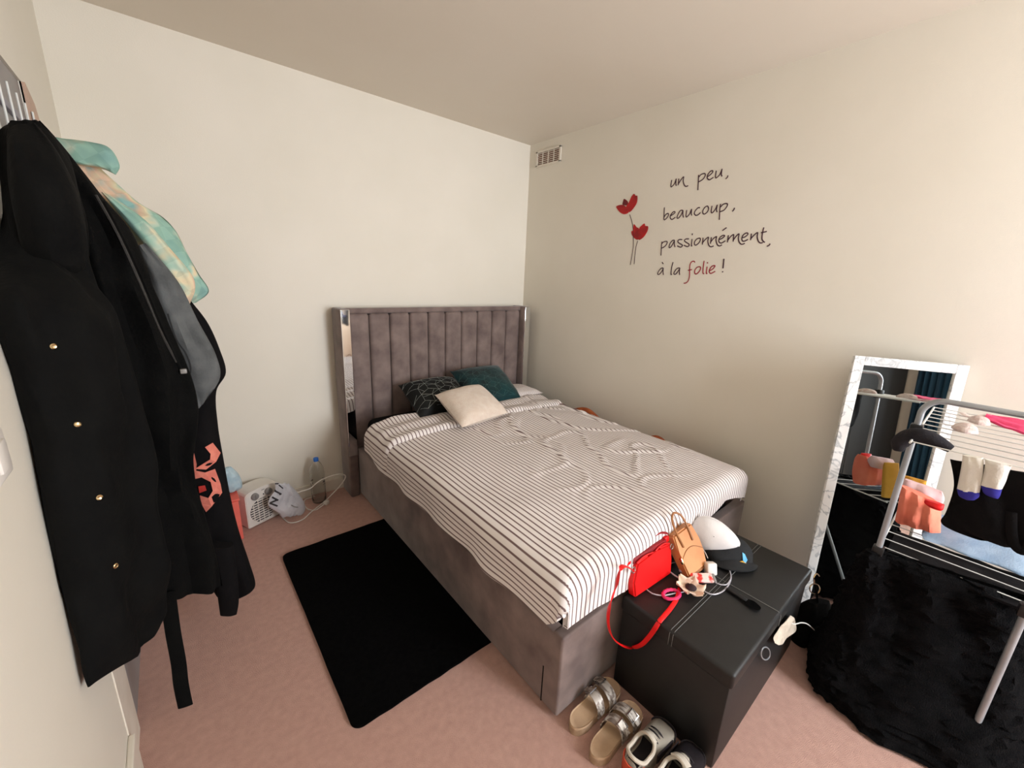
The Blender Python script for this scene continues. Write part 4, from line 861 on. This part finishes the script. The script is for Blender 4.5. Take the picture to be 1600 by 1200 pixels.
# ---------------------------------------------------------------- leaning mirror
def marble():
    m = mat('white_marble_laminate', rgb(232, 230, 226), .35, bump=0)
    nt = m.node_tree; b = nt.nodes['Principled BSDF']; tc = nt.nodes['Texture Coordinate']
    n = nt.nodes.new('ShaderNodeTexNoise'); n.inputs['Scale'].default_value = 9; n.inputs['Detail'].default_value = 8; n.inputs['Distortion'].default_value = 1.6
    nt.links.new(tc.outputs['Object'], n.inputs['Vector'])
    r = nt.nodes.new('ShaderNodeValToRGB'); e = r.color_ramp.elements
    e[0].position = .46; e[0].color = rgb(234, 232, 228); e[1].position = .54; e[1].color = rgb(234, 232, 228); q = e.new(.5); q.color = rgb(176, 178, 178)
    nt.links.new(n.outputs['Fac'], r.inputs[0]); nt.links.new(r.outputs[0], b.inputs['Base Color']); return m
M_marble = marble()
MBL, MBR, MTL = Vector((-.286, -2.389, .004)), Vector((-.120, -2.710, .004)), Vector((-.197, -2.343, 1.217))
MM = frame(MBL, MBR - MBL, MTL - MBL); MW = (MBR - MBL).length; MH = (MTL - MBL).length; fw = .036
mr = thing('floor_mirror', 'tall mirror in a white marble-look frame leaning on the right wall', 'mirror', tuple((MBL + MBR) / 2))
obj('backing', rbox(BM(), .004, MW - .004, .004, MH - .004, -.014, -.008, M=MM), M_blackpl, mr, False)
M_glass = mat('mirror_glass', rgb(205, 210, 208), .01, metal=1.0, col2=rgb(208, 212, 210), nscale=2)
obj('glass', rbox(BM(), fw - .004, MW - fw + .004, fw - .004, MH - fw + .004, -.008, -.002, M=MM), M_glass, mr, False)
for a in ((0, fw, 0, MH), (MW - fw, MW, 0, MH), (fw, MW - fw, 0, fw), (fw, MW - fw, MH - fw, MH)):
    obj('frame_bar', rbox(BM(), a[0], a[1], a[2], a[3], -.012, .008, .0015, 1, M=MM), M_marble, mr, False)

# ---------------------------------------------------------------- drying rack
dk = thing('drying_rack', 'grey metal clothes airer with white wires in front of the mirror', 'drying rack', (-.5, -2.78, 0))
RX, RYa, RYb, RT = -.6, -2.607, -2.935, 1.162
up = [(RX, RYa, .012), (RX, RYa, RT - .05)] + [(RX, RYa - .05 + .05 * math.cos(a), RT - .05 + .05 * math.sin(a)) for a in [math.pi / 2 * k / 7 for k in range(1, 8)]] + [(RX, RYb + .05 - .05 * math.sin(a), RT - .05 + .05 * math.cos(a)) for a in [math.pi / 2 * k / 7 for k in range(0, 8)]] + [(RX, RYb, .012)]
obj('tube_frame', tube(BM(), up, .0088, 12), M_steel, dk)
low = [(-.14, RYa - .02, .012), (-.58, RYa - .02, .62)] ; 
for y in (RYa - .024, RYb + .024): obj('strut', tube(BM(), [(-.22, y, .012), (-.50, y, .42)], .007, 10), M_steel, dk)
obj('cross_bar', tube(BM(), [(-.20, RYa - .024, .02), (-.20, RYb + .024, .02)], .007, 8), M_steel, dk)
for y in (RYa, RYb):
    obj('foot_cap', rbox(BM(), RX - .014, RX + .014, y - .014, y + .014, 0, .03, .004, 2), M_blackpl, dk)
    obj('clip', rbox(BM(), RX - .015, RX + .015, y - .015, y + .015, 1.03, 1.075, .004, 2), M_blackpl, dk)
    obj('clip', rbox(BM(), RX - .015, RX + .015, y - .015, y + .015, .585, .625, .004, 2), M_blackpl, dk)
def tier(z, x0, x1, n, y0, y1):
    for y in (y0, y1): obj('end_rod', tube(BM(), [(x0, y, z), (x1, y, z)], .0032, 8), M_wire, dk)
    for k in range(n):
        x = x0 + (x1 - x0) * (k + .15) / (n - .7)
        obj('wire', tube(BM(), [(x, y0, z + .002), (x, y1, z + .002)], .0018, 6), M_wire, dk)
tier(1.05, -.755, -.13, 10, -2.612, -3.02)
tier(.60, -.555, -.17, 6, -2.605, -3.0)

# laundry
def cloth_thing(name, label, cat, bm, m, group='laundry on the airer'):
    return tag(obj(name, bm, m), label, cat, group)
M_sockw = mat('white_ribbed_cotton', rgb(232, 226, 214), .9, col2=rgb(222, 215, 206), nscale=20, bump=.15, bscale=200)
M_sockb = mat('cobalt_blue_cotton', rgb(52, 46, 150), .9, col2=rgb(40, 34, 130), nscale=20)
def sock(label, rw, rbl, seed):
    t = thing('sock', label, 'sock', tuple(rw[0][0]), 'laundry on the airer')
    obj('leg', blob_loft(rw, 28, 6, .004, 3, .85, seed, .004), M_sockw, t); obj('toe', blob_loft(rbl, 28, 5, .002, 3, .85, seed), M_sockb, t)
sx = -.765
sock('white sock with blue toe, nearer the mirror on the airer', [(X(1504, 711, sx), X(1536, 715, sx), .008), (X(1503, 722, sx), X(1537, 726, sx), .014), (X(1499, 745, sx), X(1535, 748, sx), .016), (X(1495, 764, sx), X(1531, 769, sx), .015)], [(X(1495, 763, sx), X(1531, 768, sx), .0155), (X(1498, 774, sx), X(1530, 776, sx), .015), (X(1508, 780, sx), X(1523, 781, sx), .008)], 1.0)
sock('white sock with blue toe, right of its twin on the airer', [(X(1539, 717, sx), X(1582, 727, sx), .008), (X(1539, 726, sx), X(1578, 735, sx), .014), (X(1535, 745, sx), X(1572, 752, sx), .016), (X(1532, 757, sx), X(1566, 764, sx), .015)], [(X(1532, 757, sx), X(1566, 764, sx), .0155), (X(1537, 770, sx), X(1563, 774, sx), .014), (X(1550, 777, sx), X(1560, 779, sx), .006)], 2.4)
M_dsock = mat('dark_grey_knit', rgb(24, 21, 25), .95, col2=rgb(32, 29, 34), nscale=30, bump=.3, bscale=200)
bm = BM(); sp = crom([tuple(X(a, b, -.70)) for a, b in ((1404, 704), (1406, 692), (1420, 682), (1440, 681), (1465, 690), (1486, 702))], 6)
tube(bm, sp, .022, 14, taper=[.55 + .45 * min(1, i / 6) if i < 20 else .95 - .5 * max(0, (i - 22) / 9) for i in range(len(sp))])
cloth_thing('sock', 'dark charcoal sock folded over the airer corner', 'sock', bm, M_dsock)
cloth_thing('black_skirt', 'black garment hanging from the airer behind the white socks', 'garment', blob_loft([(X(1484, 718, -.735), Vector((-.735, -2.98, 1.055)), .008), (X(1490, 760, -.735), Vector((-.735, -2.98, .99)), .012), (X(1478, 800, -.735), Vector((-.735, -2.98, .92)), .016), (X(1470, 815, -.735), Vector((-.735, -2.97, .87)), .014), (X(1490, 828, -.735), Vector((-.735, -2.96, .85)), .012), (X(1530, 842, -.735), Vector((-.735, -2.93, .84)), .006)], 48, 6, .008, 5, .85, 1.7, .008), M_blackfab)
st_ = bpy.data.objects['black_skirt']
obj('strap', tube(BM(), crom([tuple(X(a, b, -.76)) for a, b in ((1580, 800), (1581, 835), (1588, 856), (1602, 862), (1612, 845))], 5), .007, 8, flat=(.010, .003, (1, 0, .1))), M_blackfab, st_)
M_pinkc = mat('bright_pink_jersey', rgb(240, 84, 130), .85, col2=rgb(226, 64, 112), nscale=9, bump=.3, bscale=40)
def pkf(u, v):
    return Vector((-.13 - .42 * v * (.3 + .7 * u), -2.745 - .28 * u, 1.058 + .010 * nz(u * 4, v * 4, 2, 1) + .012 * v * nz(u * 7, v * 7, 3, 1)))
cloth_thing('pink_shirt', 'bright pink jersey top spread over the airer wires', 'garment', sheet(24, 24, pkf, .006), M_pinkc)
M_lace = mat('pale_rose_lace', rgb(214, 190, 182), .8, col2=rgb(232, 216, 208), nscale=60, contrast=(.4, .6), bump=.4, bscale=200, alpha=.8)
lt = thing('lace_bra', 'pale rose lace bra lying on the top wires of the airer', 'underwear', (-.3, -2.72, 1.055), 'laundry on the airer')
for (a, b, s_) in ((1508, 672, 1), (1530, 660, .9)):
    bm, _ = dome(at(a, b, Z=1.056), (1, 0, 0), (0, 1, 0), .05 * s_, .03 * s_, .022, .002, lum=.12); obj('cup', bm, M_lace, lt)
obj('band', tube(BM(), crom([tuple(at(a, b, Z=1.06)) for a, b in ((1504, 645), (1515, 652), (1535, 650), (1548, 648))], 4), .004, 8, flat=(.010, .002, (0, 0, 1))), M_lace, lt)
M_corc = mat('coral_cotton', rgb(240, 140, 112), .9, col2=rgb(228, 118, 94), nscale=10, bump=.2, bscale=60)
M_rosec = mat('pale_mauve_cotton', rgb(214, 176, 176), .9, col2=rgb(226, 196, 190), nscale=12)
M_yel = mat('mustard_yellow_cotton', rgb(214, 160, 62), .9, col2=rgb(196, 140, 46), nscale=12)
M_jean = mat('pale_blue_denim', rgb(150, 172, 192), .9, col2=rgb(130, 154, 178), nscale=20, bump=.2, bscale=200)
cx = -.33
cloth_thing('coral_towel', 'coral ribbed towel bunched on the lower airer wires', 'towel', blob_loft([(X(1408, 758, cx), X(1464, 784, cx), .02), (X(1406, 772, cx), X(1470, 798, cx), .04), (X(1402, 795, cx), X(1470, 820, cx), .045), (X(1398, 812, cx), X(1470, 832, cx), .03)], 48, 6, .007, 6, .8, .4, .004), M_corc)
cx2 = -.27
cloth_thing('mauve_shirt', 'pale mauve shirt folded on top of the coral towel', 'garment', blob_loft([(X(1414, 748, cx2), X(1472, 768, cx2), .01), (X(1410, 756, cx2), X(1476, 780, cx2), .03), (X(1412, 768, cx2), X(1472, 790, cx2), .02)], 36, 5, .005, 4, .85, 2, .006), M_rosec)
cloth_thing('red_underwear', 'small bright red garment tucked between mauve shirt and coral towel', 'garment', blob_loft([(X(1446, 780, -.385), X(1476, 789, -.385), .01), (X(1444, 785, -.385), X(1474, 796, -.385), .014), (X(1452, 792, -.385), X(1470, 798, -.385), .008)], 24, 5, .002, 3), M_redl)
cloth_thing('yellow_cloth', 'mustard yellow cloth at the mirror side of the airer', 'garment', blob_loft([(X(1410, 742, -.20), X(1448, 752, -.20), .006), (X(1408, 755, -.20), X(1446, 765, -.20), .014), (X(1405, 800, -.20), X(1440, 810, -.20), .012)], 24, 5, .004, 4, .85, 3), M_yel)
cloth_thing('blue_jeans', 'pale blue jeans laid along the lower airer wires', 'jeans', blob_loft([(Vector((-.21, -2.70, .66)), Vector((-.21, -3.0, .665)), .012), (Vector((-.25, -2.69, .645)), Vector((-.25, -3.0, .65)), .03), (Vector((-.33, -2.69, .615)), Vector((-.33, -3.0, .62)), .03), (Vector((-.36, -2.70, .606)), Vector((-.36, -3.0, .606)), .01)], 40, 5, .005, 5, .85, 1), M_jean)
M_fur = mat('black_fleece', rgb(10, 10, 11), 1.0, col2=rgb(17, 16, 17), nscale=30, bump=.8, bscale=300, spec=.1)
bm = blob_loft([((-.59, -2.60, .606), (-.50, -2.98, .606), .012), ((-.615, -2.57, .58), (-.49, -3.0, .575), .035), ((-.60, -2.55, .47), (-.46, -3.02, .46), .055), ((-.585, -2.535, .33), (-.45, -3.04, .32), .08), ((-.58, -2.52, .2), (-.45, -3.05, .2), .13), ((-.585, -2.50, .09), (-.46, -3.05, .09), .18), ((-.60, -2.515, .012), (-.47, -3.05, .012), .19)], 90, 10, .010, 6, .8, 1.1, .02)
for v in bm.verts:
    v.co += Vector((nz(v.co.x, v.co.y, v.co.z, 75), nz(v.co.y, v.co.z, v.co.x, 75), .5 * nz(v.co.z, v.co.x, v.co.y, 75))) * .015
    if v.co.z < .003: v.co.z = .003
cloth_thing('black_blanket', 'fluffy black blanket draped from the airer down to the carpet', 'blanket', bm, M_fur)
cloth_thing('black_trousers', 'black trousers lying flat across the lower airer wires', 'trousers', sheet(30, 20, lambda u, v: Vector((-.57 + .27 * u, -2.625 - .36 * v, .584 + .006 * nz(u * 5, v * 6, 1, 1) - .02 * max(0, u - .8) * 5)), .008), M_blackfab)
# black tote between ottoman and mirror
tt = thing('tote_bag', 'soft black bag with a gold clip between ottoman and mirror', 'bag', (-.42, -2.47, 0))
obj('body', blob_loft([((-.50, -2.43, .003), (-.36, -2.52, .003), .045), ((-.505, -2.425, .06), (-.35, -2.525, .06), .055), ((-.49, -2.43, .15), (-.37, -2.51, .15), .04), ((-.47, -2.445, .20), (-.39, -2.50, .2), .015)], 36, 5, .005, 4, .8, 2, .008), M_coat2, tt)
sp = [(-.43, -2.47, .19), (-.45, -2.46, .25), (-.467, -2.455, .30)]
obj('strap', tube(BM(), crom([tuple(p) for p in sp], 5), .01, 8, flat=(.014, .002, (.6, -.8, 0))), M_coat2, tt)
gp = at(1273, 915, Y=-2.46)
obj('gold_ring', tube(BM(), [at(1273 + 8 * math.cos(a), 920 + 8 * math.sin(a), Y=-2.46) for a in [2 * math.pi * k / 18 for k in range(18)]], .0022, 6, closed=True), M_gold, tt)
obj('gold_clip', tube(BM(), crom([tuple(at(a, b, Y=-2.46)) for a, b in ((1272, 912), (1272, 902), (1276, 896), (1280, 900))], 4), .0024, 6), M_gold, tt)
